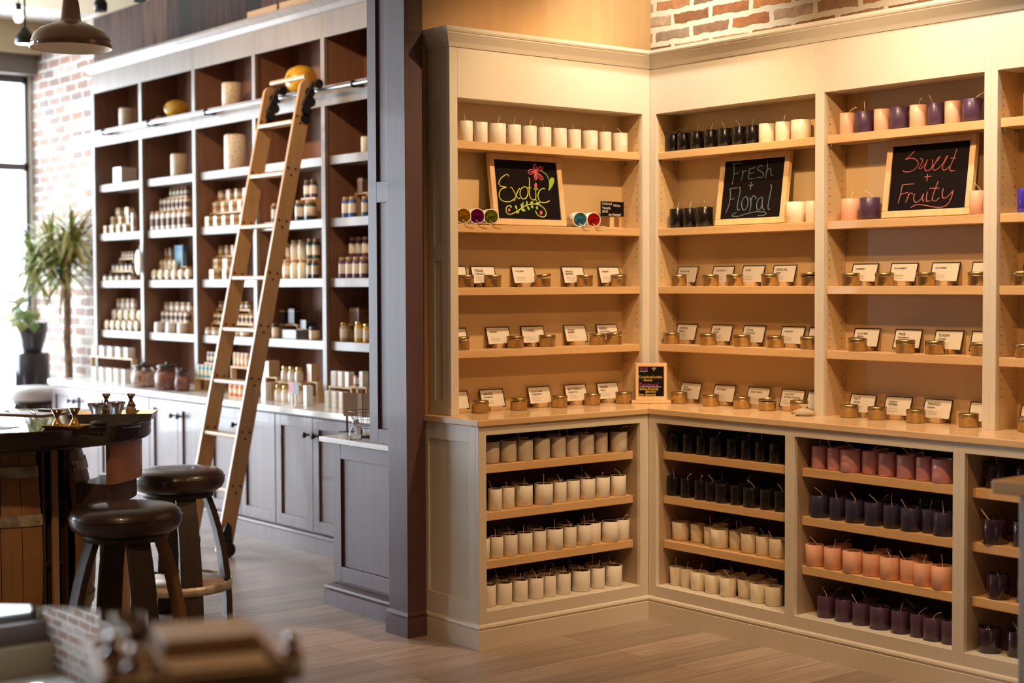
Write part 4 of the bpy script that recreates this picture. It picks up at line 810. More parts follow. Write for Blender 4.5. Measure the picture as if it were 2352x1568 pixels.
# small price sign
root = thing('price_sign', 'small black sign on a wooden stand reading Colored Vessels, right of the Exotic board', 'sign', (-.33, .088, 1.7076), PI / 2)
MB().box(-.05, .05, -.02, .02, 0, .006).box(-.012, .012, -.003, .003, .006, .06).build('stand', BLOCK, root, world=False, bevel=.001)
MB().box(-.07, .07, -.0055, -.003, .055, .122).build('panel', SLATE, root, world=False)
T = Matrix.Translation((0, -.0058, 0)) @ Matrix.Rotation(PI / 2, 4, 'X')
join_text([(t, s, T @ Matrix.Translation((x, z, 0))) for t, x, z, s in (('Colored', -.064, .106, .0175), ('White', .004, .099, .017), ('Vessels', -.062, .087, .017), ('$2.50', -.062, .072, .015), ('up-charged', -.024, .059, .0165))], 'chalk_lettering', CH['W'], root)
# wifi sign
root = thing('wifi_sign', 'small framed chalkboard with the wifi name standing in the inner worktop corner', 'sign', (-.185, .195, .9206), math.radians(46))
MB().box(-.088, .088, -.028, .03, 0, .012).build('stand', MAPLEY, root, world=False, bevel=.002)
MB().box(-.07, .07, -.006, .008, .012, .03).box(-.07, .07, -.006, .008, .165, .181).box(-.07, -.057, -.006, .008, .03, .165).box(.057, .07, -.006, .008, .03, .165).build('frame', MAPLEY, root, world=False, bevel=.0015)
MB().box(-.058, .058, -.001, .006, .029, .166).build('slate', SLATE, root, world=False)
T = Matrix.Translation((0, -.0013, 0)) @ Matrix.Rotation(PI / 2, 4, 'X')
sl = lambda t, x, z, s: (t, s, T @ Matrix.Translation((x, z, 0)) @ Matrix.Shear('XY', 4, (.0, .0)))
join_text([sl('Wifi', -.053, .147, .022), sl('Password', -.053, .077, .022)], 'chalk_heading', CH['V'], root)
join_text([sl('CorkAndCandles', -.056, .113, .0152), sl('-Guest', -.040, .099, .0165), sl('wine,friends', -.053, .058, .0175), sl('glimmer', -.026, .0475, .0145), sl('(no spaces)', -.055, .033, .0165)], 'chalk_lettering', CH['O'], root)
b = MB()
for rr in (.004, .0085, .013): b.tube([(.012 + rr * math.cos(a), -.0016, .146 + rr * math.sin(a)) for a in [PI * .25 + PI * .5 * k / 8 for k in range(9)]], .0009, 5)
b.tube([(x * .001, -.0016, .1435 + .0008 * math.sin(x * .25)) for x in range(-52, -14, 3)], .0009, 5).tube([(x * .001, -.0016, .0735 + .0012 * math.sin(x * .3)) for x in range(-52, 46, 3)], .0009, 5).lathe([(0, .1445), (.0012, .1455), (0, .1468)], 8, .012, -.0014)
b.build('chalk_wave', CH['W'], root, world=False)
# organza pouch
def sheer(name, col, a):
    m = bpy.data.materials.new(name); m.use_nodes = True; m.node_tree.nodes.clear(); o = nd(m, 'ShaderNodeOutputMaterial'); mx = nd(m, 'ShaderNodeMixShader'); t = nd(m, 'ShaderNodeBsdfTransparent'); d = nd(m, 'ShaderNodeBsdfDiffuse'); d.inputs[0].default_value = (*col, 1); mx.inputs[0].default_value = a
    lk(m, t.outputs[0], mx.inputs[1]); lk(m, d.outputs[0], mx.inputs[2]); lk(m, mx.outputs[0], o.inputs[0]); return m
root = thing('organza_pouch', 'small sheer pouch of dark potpourri lying on the worktop, left of the Sweet bay', 'pouch', (.70, .205, .9206), .5)
b = MB(); b.lathe([(0, 0), (.03, 0), (.042, .006), (.036, .016), (.018, .024), (0, .026)], 20, ell=(1, .7)); b.build('filling', mottled('potpourri', (.10, .05, .03), (.32, .17, .09), 120, .9), root, world=False)
b = MB().lathe([(.0, -.0), (.034, 0), (.047, .006), (.040, .018), (.02, .027), (.008, .031), (.016, .042), (.022, .046)], 20, ell=(1, .7)); b.build('sheer_bag', sheer('organza', (.80, .70, .52), .45), root, world=False)
MB().tube(smooth_line([(-.01, -.01, .031), (-.05, -.03, .012), (-.06, -.02, .004), (-.03, -.03, .004), (.0, -.012, .030)], 4), .0012, 6).build('ribbon', WICK, root, world=False)
# ---------------------------------------------------------------- goods on the long dark bookcase
COL = {'beige': (.66, .55, .40), 'white': (.82, .81, .77), 'cream': (.80, .70, .52), 'tan': (.55, .36, .18), 'brown': (.16, .085, .05), 'grey': (.42, .38, .37), 'blue': (.05, .12, .38), 'teal': (.16, .48, .52), 'orange': (.72, .24, .05),
       'peach': (.72, .45, .28), 'purple': (.20, .12, .22), 'black': (.02, .018, .02), 'green': (.045, .075, .06), 'plum': (.13, .05, .09), 'red': (.38, .03, .03), 'slate': (.17, .19, .25), 'kraft': (.52, .36, .21), 'mint': (.60, .70, .66), 'yellow': (.72, .42, .04), 'clear': (.45, .36, .24), 'darklid': (.72, .60, .45), 'label': (.70, .58, .42)}
MC = {k: mat('goods_' + k, v, .42, coat=.15) for k, v in COL.items()}
MC['blue2'] = mat('goods_book_blue', (.16, .30, .42), .5)
LBL = mat('product_label', (.80, .74, .62), .6); LIDW = wood('cork_lid', (.45, .28, .14), (.55, .36, .20), 'x', 12, .7); LIDB = mat('black_lid', (.03, .02, .02), .35); GOLDL = mat('gold_lid', (.62, .42, .16), .25, 1.)
FLORAL = mottled('floral_wrap', (.80, .74, .62), (.45, .16, .12), 26, .4, 0, 0, (.52, .62)); MIX = mottled('wrapped_sweets', (.85, .78, .68), (.62, .16, .12), 14, .4, 0, .1, (.46, .58)); DMIX = mottled('dark_sweets', (.13, .06, .06), (.55, .24, .17), 14, .4, 0, .1)
BMARB = mottled('mottled_pillar', (.70, .60, .46), (.42, .30, .20), 14, .4, 0, 0, (.45, .7))
GP = {}
def goods_proto(kind, col):
    # unit solid: 1 wide, 1 deep, 1 tall on z = 0
    if (kind, col) in GP: return GP[(kind, col)]
    nm = {'box': ('carton', 'box'), 'giftbox': ('gift_box', 'box'), 'cube': ('soap_block', 'soap'), 'bar': ('soap_bar', 'soap'), 'jar': ('cosmetic_jar', 'jar'), 'tube': ('glass_tube', 'tube'), 'pillar': ('pillar_candle', 'candle'), 'bottle': ('labelled_bottle', 'bottle'), 'goldjar': ('gold_lidded_jar', 'jar'), 'dropper': ('dropper_bottle', 'bottle'), 'bigjar': ('sweet_jar', 'jar'), 'pitcher': ('pottery_jug', 'jug'), 'lump': ('pottery_saucer', 'saucer'), 'card': ('tag_card', 'card')}[kind]
    root = thing(nm[0], 'x', nm[1]); m = MC.get(col, MC['white']); ch = []
    Bd = lambda b, n, mm: ch.append(b.build(n, mm, root, world=False))
    if kind in ('box', 'giftbox'):
        Bd(MB().box(-.5, .5, -.5, .5, 0, 1), 'carton', m if col != 'blue' else MC['blue2'])
        if kind == 'box': Bd(MB().box(-.32, .32, -.512, -.5, .2, .8).box(.5, .512, -.32, .32, .2, .8), 'label', LBL)
        else: Bd(MB().box(-.5, .5, -.51, .5, .82, .86).box(.5, .51, -.5, .5, .82, .86), 'lid_edge', MC['tan'] if col in ('black', 'brown') else m)
    elif kind == 'cube': Bd(MB().lathe([(0, 0), (.46, 0), (.5, .06), (.5, .94), (.46, 1), (0, 1)], 4, sm=False), 'soap', m); Bd(MB().lathe([(.502, .3), (.507, .31), (.507, .68), (.502, .7)], 4, sm=False), 'paper_band', LBL if col == 'tan' else MC['tan']); [setattr(c, 'rotation_euler', (0, 0, PI / 4)) for c in ch]
    elif kind == 'bar':
        b = MB(); b.M = Matrix.Translation((0, 0, .5)) @ Matrix.Rotation(PI / 2, 4, 'X') @ Matrix.Rotation(.0, 4, 'Z'); b.lathe([(0, -.28), (.40, -.28), (.5, -.18), (.5, .18), (.40, .28), (0, .28)], 20); Bd(b, 'soap', m)
        b = MB(); b.M = Matrix.Translation((0, 0, .5)) @ Matrix.Rotation(PI / 2, 4, 'X'); b.lathe([(0, .285), (.26, .285), (.26, .27)], 16); Bd(b, 'stamp', MC['tan'])
    elif kind == 'pillar': Bd(MB().lathe([(0, 0), (.47, 0), (.5, .02), (.5, .96), (.47, 1), (.40, .985), (0, .96)], 28), 'wax_body', FLORAL if col == 'floral' else (BMARB if col == 'beige' else m)); Bd(MB().lathe([(0, .955), (.02, .955), (.02, 1.05), (0, 1.05)], 6), 'wick', MC['brown'])
    elif kind == 'jar':
        Bd(MB().lathe([(0, 0), (.46, 0), (.5, .05), (.5, .68), (.44, .74), (0, .74)], 18), 'body', m); Bd(MB().lathe([(0, .74), (.48, .74), (.48, .98), (.45, 1), (0, 1)], 18), 'lid', LIDB if col in ('darklid', 'label') else MC['tan'] if col != 'white' else MC['white']); Bd(MB().lathe([(.506, .16), (.508, .17), (.508, .58), (.506, .6)], 18), 'label', LBL)
    elif kind == 'tube':
        Bd(MB().lathe([(0, 0), (.48, 0), (.5, .04), (.5, .84), (0, .84)], 14), 'body', m); Bd(MB().lathe([(0, .84), (.42, .84), (.42, 1), (0, 1)], 14), 'stopper', LIDW if col in ('white', 'brown', 'cream') else MC['white']); Bd(MB().lathe([(.506, .2), (.51, .21), (.51, .6), (.506, .61)], 14), 'label', LBL if col not in ('white', 'cream') else MC['brown'])
    elif kind == 'bottle':
        Bd(MB().lathe([(0, 0), (.47, 0), (.5, .03), (.5, .72), (.42, .82), (.34, .85), (0, .85)], 20), 'body', m); Bd(MB().lathe([(0, .85), (.40, .85), (.40, .99), (.36, 1), (0, 1)], 16), 'cap', LIDW if col not in ('clear', 'yellow') else GOLDL); Bd(MB().lathe([(.506, .20), (.51, .21), (.51, .66), (.506, .67)], 20), 'label', LBL)
    elif kind == 'goldjar': Bd(MB().lathe([(0, 0), (.47, 0), (.5, .04), (.5, .6), (.36, .76), (0, .76)], 18), 'body', MC['cream']); Bd(MB().lathe([(0, .76), (.38, .76), (.38, .97), (.34, 1), (0, 1)], 16), 'lid', GOLDL); Bd(MB().lathe([(.506, .14), (.51, .15), (.51, .5), (.506, .51)], 18), 'label', MC['white'])
    elif kind == 'dropper': Bd(MB().lathe([(0, 0), (.5, 0), (.5, .52), (.28, .6), (0, .6)], 14), 'body', MC['white']); Bd(MB().lathe([(0, .6), (.32, .6), (.32, .72), (0, .72)], 12), 'collar', GOLDL); Bd(MB().lathe([(0, .72), (.2, .72), (.24, .85), (.14, 1), (0, 1)], 12), 'bulb', MC['mint']); Bd(MB().lathe([(0, -.001), (.505, -.001), (.505, .1), (.5, .1)], 14), 'base_ring', LIDB)
    elif kind == 'bigjar':
        Bd(MB().lathe([(.0, .03), (.38, .03), (.46, .14), (.475, .4), (.40, .60), (0, .66)], 26), 'sweets', MIX if col == 'mixed' else DMIX); Bd(MB().lathe([(0, 0), (.38, 0), (.47, .1), (.5, .35), (.47, .62), (.36, .76), (.36, .82)], 30), 'glass_body', GLASS); Bd(MB().lathe([(0, .80), (.40, .80), (.42, .84), (.38, .89), (.1, .92), (.07, .94), (.09, .98), (.05, 1), (0, 1)], 26), 'lid', LIDB)
    elif kind == 'pitcher':
        b = MB(); b.M = Matrix.Translation((0, 0, .5)) @ Matrix.Rotation(-PI / 2 + .0, 4, 'Y') @ Matrix.Rotation(.25, 4, 'X'); b.lathe([(0, -.46), (.26, -.46), (.42, -.3), (.49, -.02), (.44, .25), (.30, .42), (.26, .47), (.22, .45), (.26, .40), (.38, .22), (0, .1)], 28); Bd(b, 'body', mottled('mustard_glaze', (.72, .42, .04), (.62, .33, .02), 9, .35, 0, 0, coat=.4))
        b = MB(); b.M = Matrix.Translation((0, 0, .5)) @ Matrix.Rotation(-PI / 2, 4, 'Y') @ Matrix.Rotation(.25, 4, 'X'); b.lathe([(.262, .472), (.30, .425), (.315, .40)], 28); Bd(b, 'rim', MC['grey'])
        Bd(MB().tube([(.1, -.47, .62), (.02, -.52, .6), (.0, -.535, .5), (.06, -.52, .4), (.12, -.47, .36)], .035, 8), 'handle', MC['yellow'])
    elif kind == 'lump': Bd(MB().lathe([(0, 0), (.5, 0), (.45, .4), (.2, .7), (.15, 1), (0, 1)], 18), 'lid', MC['tan'])
    elif kind == 'card': Bd(MB().box(-.5, .5, -.05, .05, 0, 1), 'card', MC['white'])
    kids(root, *ch); GP[(kind, col)] = root; return root
BAY = ['leftmost', 'second', 'middle', 'fourth', 'fifth']; LEV = ['cubby', 'first shelf', 'second shelf', 'third shelf', 'fourth shelf', 'white counter']
ADJ = {'darklid': 'cream dark-lidded', 'label': 'dark-lidded tan', 'clear': 'clear', 'mixed': 'mixed-filled', 'dark': 'dark-filled', 'berry': 'berry-filled', 'floral': 'floral', 'mint': 'pale mint'}
NOUN = {'box': 'small carton', 'giftbox': 'box', 'cube': 'soap block', 'bar': 'round soap bar', 'jar': 'jar', 'tube': 'glass tube', 'pillar': 'pillar candle', 'bottle': 'labelled bottle', 'goldjar': 'gold-lidded jar', 'dropper': 'dropper bottle', 'bigjar': 'glass sweet jar', 'pitcher': 'round jug', 'lump': 'pottery saucer', 'card': 'upright card'}
TIER = {0: 'front row', 1: 'middle row', 2: 'back row', -1: 'front row', -2: 'front edge'}
RISER = wood('pine_riser', (.58, .38, .19), (.68, .48, .27), 'x', 8, .55)
seen = {}
for (b, lv, kind, col, x0, x1, y, zb, h, n, ti, wa) in LEFT:
    rnd = kind in ('jar', 'tube', 'pillar', 'bottle', 'goldjar', 'dropper', 'bigjar', 'pitcher', 'bar', 'lump')
    wd = wa * (1.06 if rnd else .84) * (1.18 if n > 1 else 1.0)
    if kind in ('giftbox', 'card') and n == 1: wd = max(.03, wa * .8)
    if kind == 'pitcher': h *= 1.3
    if ti == 0 and lv < 5 and n > 1: y -= .012
    if (kind, col) == ('bigjar', 'berry'): y -= .04
    if (b, lv, ti) == (1, 5, 2): y = -.056
    if ti == 0 and lv < 5 and n > 1: wd = min(wd, .07)
    if (b, lv, col, ti) == (4, 5, 'kraft', -1): x0 -= .035; x1 -= .035
    dp = wd
    if col == 'blue' and kind == 'giftbox': wd, dp = .15, .03
    if kind == 'card': dp = .004 / .1; wd = .06
    if col == 'slate': wd, dp = .17, .09
    stack = ti > 0 and (b, lv) in ((4, 3), (5, 3), (5, 2), (4, 5), (5, 5), (5, 4), (4, 4), (1, 5))
    sh = ([2.575] + LSZ + [.785])[lv]
    sh += .0006; bl, br_ = (DIV[b - 1] + .026, DIV[b] - .026) if lv < 5 else (-9, 9)
    x0, x1 = max(x0, bl + wd * .1), min(x1, br_ - wd * .1)
    if ti > 0 and zb > sh + .015 and kind != 'giftbox':
        key = (b, lv, ti)
        rx0, rx1 = max(x0 - .01, bl), min(x1 + .01, br_)
        rr = thing('display_riser', f'light wooden riser under the {ADJ.get(col, col)} {NOUN[kind]}s, {TIER[ti]}, {LEV[lv]}, {BAY[b - 1]} dark bay', 'riser', ((x0 + x1) / 2, y, sh), 0, 'wooden display risers')
        MB().box(rx0, rx1, y - .0195, y + .0195, zb - .010, zb).build('top', RISER, rr)
        for xx in (rx0, rx1 - .008): MB().box(xx, xx + .008, y - .0185, y + .0185, sh, zb - .010).build('side', RISER, rr)
    elif ti > 0 and zb > sh + .015:
        rr = thing('display_riser', f'wooden riser under the {ADJ.get(col, col)} box, {LEV[lv]}, {BAY[b - 1]} dark bay', 'riser', ((x0 + x1) / 2, y, sh), 0, 'wooden display risers')
        x0, x1 = max(x0, bl + .006), min(x1, br_ - .006)
        MB().box(x0 - .005, x1 + .005, y - .0195, y + .0195, zb - .008, zb).build('top', RISER, rr)
        for xx in (x0 - .005, x1 - .003): MB().box(xx, xx + .008, y - .0185, y + .0185, sh, zb - .008).build('side', RISER, rr)
    for i in range(n):
        x = x0 + (x1 - x0) * (i + .5) / n
        a = ADJ.get(col, col); pos = f'{ORD[i]} from left, ' if n > 1 else ''
        lab = f'{a} {NOUN[kind]}, {pos}{TIER[ti]}, {LEV[lv]}, {BAY[b - 1]} dark bay'
        k = seen.get(lab, 0); seen[lab] = k + 1
        if k: lab = lab.replace(f'{a} {NOUN[kind]}', f'{ORD[k]} {a} {NOUN[kind]}')
        place(goods_proto(kind, col), (x, y, zb + .0012), R.uniform(-.15, .15) if not rnd else (0 if kind in ('pitcher', 'bar') else R.uniform(-1, 1)), lab, f'{NOUN[kind]}s in the {BAY[b - 1]} dark bay', (wd, dp, h))

# oval plaque hanging on the first divider, sample sign, small things on the short counter
root = thing('oval_plaque', 'white oval plaque hanging on the divider between the first two dark bays', 'plaque', (-4.985, -.05, 1.62))
MB().lathe([(0, -.004), (.98, -.004), (1, 0), (.98, .004), (0, .004)], 28).build('plaque', WHITE, root, world=False)
root.children[0].matrix_local = Matrix.Rotation(PI / 2, 4, 'X') @ Matrix.Diagonal((.052, .088, 1, 1))
MB().tube([(-.012, .004, .085), (0, .014, .125), (.012, .004, .085)], .0015, 6).build('hanger', STEEL, root, world=False)
root = thing('tester_sign', 'small pink and grey sign on white legs on the white counter', 'sign', (-2.58, -.25, .785))
MB().box(-.055, -.004, -.002, .002, .07, .135).build('pink_half', mat('pink_print', (.75, .28, .38), .5), root, world=False); MB().box(-.004, .055, -.002, .002, .07, .135).build('grey_half', mat('grey_card', (.30, .34, .40), .5), root, world=False)
for x in (-.02, .02): MB().box(x - .007, x + .007, -.004, .004, .004, .07).build('leg', WHITE, root, world=False)
MB().box(-.05, .05, -.03, .03, 0, .004).build('base', WHITE, root, world=False)
root = thing('ribbon_sign', 'brown card with a beige stripe on a thin metal stand, short counter', 'sign', (-1.24, -.70, .767), .35)
MB().box(-.075, .105, -.003, .003, .075, .185).build('card', mat('brown_card', (.36, .20, .10), .6), root, world=False); MB().box(.01, .035, -.0042, -.003, .075, .185).build('stripe', MC['beige'], root, world=False)
MB().box(-.06, -.052, -.003, .003, .003, .075).box(-.085, -.03, -.03, .03, 0, .003).build('stand', mat('bronze', (.12, .07, .05), .4, .6), root, world=False)
root = thing('wire_basket', 'tapered wire basket on the short white counter', 'basket', (-1.02, -.78, .767))
b = MB(); 
for k in range(16):
    a = 2 * PI * k / 16; b.tube([(.04 * math.cos(a), .04 * math.sin(a), .004), (.085 * math.cos(a + .2), .085 * math.sin(a + .2), .12)], .0013, 5)
for z, r in ((.004, .04), (.045, .056), (.085, .071), (.12, .085)): b.tube([(r * math.cos(2 * PI * k / 24), r * math.sin(2 * PI * k / 24), z) for k in range(25)], .0015, 5)
b.build('wire_mesh', mat('copper_wire', (.20, .10, .07), .4, .8), root, world=False)
MB().lathe([(0, .001), (.042, .001), (.042, .006), (0, .006)], 20).build('base_plate', LIDB, root, world=False)
root = thing('glass_bottle', 'small clear glass bottle standing in front of the wire basket', 'bottle', (-.96, -.885, .767))
MB().lathe([(0, 0), (.026, 0), (.028, .004), (.028, .045), (.012, .06), (.012, .075)], 20).build('body', GLASS, root, world=False); MB().lathe([(0, .07), (.015, .07), (.015, .088), (0, .09)], 14).build('stopper', WHITE, root, world=False)
# ---------------------------------------------------------------- rolling ladder
OAK = wood('ladder_oak', (.47, .27, .115), (.56, .35, .165), 'z', 6, .45, .2, .05); OAKH = wood('rung_oak', (.52, .33, .16), (.60, .40, .21), 'x', 6, .42, .2, .05)
lad = thing('rolling_ladder', 'tall wooden rolling ladder leaning on the rail of the dark bookcase', 'ladder', (-2.77, -.40, 0))
yb, yt, zt = -.700, -.155, 2.60
def lp(z, t=0): # centre line of the stiles; t goes across the board depth
    k = z / zt; return yb + (yt - yb) * k + t
dirv = Vector((0, yt - yb, zt)).normalized(); nrm = Vector((0, dirv.z, -dirv.y))
for x in (-2.975, -2.577):
    hw = .046; pts = []
    c0 = Vector((0, yb, .02)); c1 = Vector((0, yt, zt - .05))
    prof = [c0 - nrm * hw + Vector((0, .0, .0)), c0 + nrm * hw, c1 + nrm * hw]
    for k in range(1, 8):
        a = PI * k / 8; prof.append(c1 + nrm * hw * math.cos(a) + dirv * hw * 1.0 * math.sin(a))
    prof.append(c1 - nrm * hw)
    st = MB().prism([(p.y, p.z) for p in prof], x - .011, x + .011, 'x').build('stile', OAK, lad, bevel=.002)
    for k in range(8):
        z = .36 + .288 * k
        for dy, dz in ((-.022, .012), (.024, .016), (.004, -.022)):
            c = Vector((0, lp(z), z)) + nrm * dy + dirv * dz
            MB().tube([(x - .0125, c.y, c.z), (x + .0135, c.y, c.z)], .0065, 8).build('bolt', BLACK, st)
    # roller plate at the head
    hk = MB(); 
    for dz, dy in ((-.02, .02), (-.07, .034), (-.125, .016), (-.17, .02)):
        c = c1 + dirv * dz + nrm * dy; hk.tube([(x + .011, c.y, c.z), (x + .019, c.y, c.z)], .03, 14)
    c = Vector((0, -.09, 2.577)); hk.tube([(x + .019, c.y, c.z), (x + .034, c.y, c.z)], .026, 14).tube([(x + .012, lp(2.45), 2.45), (x + .016, -.122, 2.585)], .010, 8)
    hk.build('roller_bracket', BLACK, lad)
for k in range(9):
    z = .36 + .288 * k - .012
    if k == 8: z -= .035
    yv = lp(z)
    if k == 8: MB().tube([(-2.966, yv, z), (-2.586, yv, z)], .014, 12).build('rung', OAKH, lad)
    else: MB().box(-2.966, -2.586, yv - .040, yv + .040, z - .011, z + .011).build('rung', OAKH, lad, bevel=.006)
for x in (-2.545, -2.965 + .0):
    yy = yb - .01
    cb = MB().prism([(yy - .035, .08), (yy + .02, .19), (yy + .045, .16), (yy + .05, .05), (yy + .01, .0), (yy - .03, .02)], x - .004 if x > -2.7 else x + .012, x + .004 if x > -2.7 else x + .018, 'x').build('caster_bracket', DARKM, lad, bevel=.001)
    xo = x + (.006 if x > -2.7 else .02); MB().tube([(xo, yy + .015, .041), (xo + .004, yy + .015, .041), (xo + .020, yy + .015, .041), (xo + .024, yy + .015, .041)], [.034, .041, .041, .034], 22).build('wheel', BLACK, cb)

# ---------------------------------------------------------------- round barrel tables
BARREL = wood('barrel_stave', (.30, .145, .05), (.42, .22, .085), 'z', 5, .5, .1, .1); STAVE2 = wood('pale_stave', (.44, .26, .125), (.52, .33, .17), 'z', 5, .5, .1, .1)
HOOP = mottled('galvanised_hoop', (.30, .24, .16), (.66, .58, .44), 14, .45, .45, .1, (.38, .62))
RESIN = mat('dark_resin_top', (.022, .013, .010), .015, ior=1.5); RIM = mat('dark_rim', (.02, .014, .014), .22, coat=.5); DKWOOD = wood('dark_wood', (.055, .026, .016), (.10, .05, .03), 'z', 6, .45, .2)
def bulge(z, H=.85, r0=.29, r1=.352): t = (z / H - .5) * 2; return r1 - (r1 - r0) * t * t
REDST = wood('red_stave', (.30, .13, .075), (.40, .19, .11), 'z', 5, .45, .2)
def barrel_table(label, cx, cy, face, apron=False):
    root = thing('barrel_table', label, 'table', (cx, cy, 0), face)
    tb = MB().lathe([(.50, .858), (.560, .858), (.568, .863), (.572, .872), (.572, .926)], 96).lathe([(.572, .926), (.568, .930)], 96, sm=False)
    ring = lambda r, z: [(r * math.cos(2 * PI * i / 96), r * math.sin(2 * PI * i / 96), z) for i in range(96)]
    tb.add(ring(.568, .930), [tuple(range(96))]).add(ring(.50, .872), [tuple(range(96))[::-1]]); tb.build('top', RESIN, root, world=False)
    MB().lathe([(0, .85), (.50, .85), (.50, .87), (0, .87)], 48).build('under_board', DKWOOD, root, world=False)
    gap = math.radians(15); n = 26; k = 0
    # staves all round, leaving an open niche at local angle 0
    b = MB()
    for i in range(n):
        a0 = gap + (2 * PI - 2 * gap) * i / n + .004; a1 = gap + (2 * PI - 2 * gap) * (i + 1) / n - .004
        vs = []; fs = []; zz = [0, .14, .28, .425, .57, .71, .85]
        for z in zz:
            r = bulge(z)
            for rr, a in ((r, a0), (r, (a0 + a1) / 2), (r, a1), (r - .026, a1), (r - .026, a0)): vs.append((rr * math.cos(a), rr * math.sin(a), z))
        for q in range(len(zz) - 1):
            for e in range(5): fs.append((q * 5 + e, q * 5 + (e + 1) % 5, (q + 1) * 5 + (e + 1) % 5, (q + 1) * 5 + e))
        fs += [(4, 3, 2, 1, 0), tuple(len(vs) - 5 + e for e in range(5))]; b.add(vs, fs)
    st = b.build('staves', BARREL, root, world=False)
    for z0, z1 in ((.03, .075), (.20, .24), (.553, .595), (.735, .776), (.815, .85)):
        hb = MB(); vs = []; fs = []; m = 60
        for i in range(m + 1):
            a = gap + (2 * PI - 2 * gap) * i / m
            for z, o in ((z0, .002), (z1, .002), (z1, .005), (z0, .005)): r = bulge(z) + o; vs.append((r * math.cos(a), r * math.sin(a), z))
        for i in range(m):
            for e in range(4): fs.append((i * 4 + e, i * 4 + (e + 1) % 4, i * 4 + 4 + (e + 1) % 4, i * 4 + 4 + e))
        hb.add(vs, fs)
        for a in (gap + .05, -gap - .05): hb.tube([((bulge(z0) + .004) * math.cos(a), (bulge(z0) + .004) * math.sin(a), (z0 + z1) / 2), ((bulge(z0) + .010) * math.cos(a), (bulge(z0) + .010) * math.sin(a), (z0 + z1) / 2)], .006, 8)
        hb.build('hoop', HOOP, root, world=False)
    rk = MB()
    for x in (.06, .15): rk.box(x, x + .012, -.10, .10, .001, .85)
    for y0 in (-.062, -.012, .046): rk.box(.13, .302, y0, y0 + .014, .001, .85)
    for z in (.17, .38, .61): rk.box(.07, .290, -.062, .060, z, z + .02)
    rk.build('bottle_rack', DKWOOD, root, world=False)
    MB().box(.302, .314, -.020, .006, .001, .85).build('rack_post', STAVE2, root, world=False)
    def arc(a0, a1, r0, r1, z0, z1, n=10):
        b = MB(); vs = []; fs = []
        for i in range(n + 1):
            a = math.radians(a0 + (a1 - a0) * i / n)
            for r, z in ((r0, z0), (r1, z0), (r1, z1), (r0, z1)): vs.append((r * math.cos(a), r * math.sin(a), z))
        for i in range(n):
            for e in range(4): fs.append((i * 4 + e, i * 4 + (e + 1) % 4, i * 4 + 4 + (e + 1) % 4, i * 4 + 4 + e))
        fs += [(3, 2, 1, 0), tuple(n * 4 + e for e in range(4))]; return b.add(vs, fs)
    if apron:
        arc(8, 44, .515, .535, .70, .853).build('apron', REDST, root, world=False)
        arc(8, 46, .365, .512, .62, .70).build('under_shelf', DKWOOD, root, world=False)
        arc(12, 46, .452, .48, .001, .62).build('support_leg', BARREL, root, world=False)
    return root
T1 = (-1.17, -2.40); T2 = (2.75, -4.055)
barrel_table('round barrel table with jiggers on its glossy dark top, left of the stools', *T1, math.radians(18), True)
barrel_table('round dark glossy table in the foreground carrying a wooden caddy', *T2, math.radians(30))
# ---------------------------------------------------------------- stools
LEATHER = mat('brown_leather', (.035, .014, .011), .32, coat=.35); STAVEL = wood('stool_stave_lit', (.16, .08, .03), (.25, .135, .055), 'z', 7, .5, .05); STAVED = wood('stool_stave_shaded', (.022, .012, .009), (.04, .021, .014), 'z', 7, .55, .05)  # lit and shaded stave copies: light on the legs put into the colour
FOOT = wood('foot_board', (.36, .25, .18), (.45, .33, .24), 'x', 6, .5)
def stool(label, loc, rz, leather=LEATHER, amber=2):
    root = thing('bar_stool', label, 'stool', loc, rz, 'barrel stools'); 
    MB().lathe([(0, .575), (.165, .575), (.188, .588), (.198, .61), (.199, .63), (.192, .652), (.17, .667), (.10, .673), (0, .674)], 48).build('seat', leather, root, world=False)
    MB().lathe([(.1985, .632), (.2015, .635), (.1985, .638)], 48).build('seam', leather, root, world=False)
    MB().lathe([(0, .55), (.15, .55), (.15, .578), (0, .578)], 32).build('seat_board', STAVED, root, world=False)
    for k in range(4):
        a = PI / 4 + k * PI / 2; vs = []; fs = []; zs = [0, .1, .2, .3, .4, .48, .56]
        for z in zs:
            t = z / .56; r = .118 + .092 * (1 - t ** 2.4) if t > 0 else .21; hw = .049 - .007 * t
            for rr, s in ((r - .013, -hw), (r - .013, hw), (r + .013, hw), (r + .013, -hw)): vs.append((rr * math.cos(a) - s * math.sin(a), rr * math.sin(a) + s * math.cos(a), z))
        for q in range(len(zs) - 1):
            for e in range(4): fs.append((q * 4 + e, q * 4 + (e + 1) % 4, q * 4 + 4 + (e + 1) % 4, q * 4 + 4 + e))
        fs += [(3, 2, 1, 0), tuple(len(vs) - 4 + e for e in range(4))]
        MB().add(vs, fs).build('leg', STAVEL if k == amber else STAVED, root, world=False, bevel=.003)
    hp = MB().lathe([(.2235, .150), (.2265, .150), (.2265, .188), (.2235, .188), (.2235, .150)], 48)
    for k in range(4):
        a = PI / 4 + k * PI / 2; hp.tube([(.226 * math.cos(a), .226 * math.sin(a), .169), (.232 * math.cos(a), .232 * math.sin(a), .169)], .005, 8)
    hp.build('foot_hoop', HOOP, root, world=False)
    MB().lathe([(0, .168), (.190, .168), (.190, .184), (0, .184)], 40).build('foot_board', FOOT, root, world=False)
    return root
stool('brown leather barrel stool further back, near the ladder foot', (-1.245, -1.612, 0), math.radians(33), LEATHER, 9)
stool('brown leather barrel stool nearest the foreground table', (-.345, -2.26, 0), math.radians(40), LEATHER, 0)
WINLIT = mat('window_lit_leather', (.62, .60, .60), .4)  # same stool design; window highlight put into the seat colour
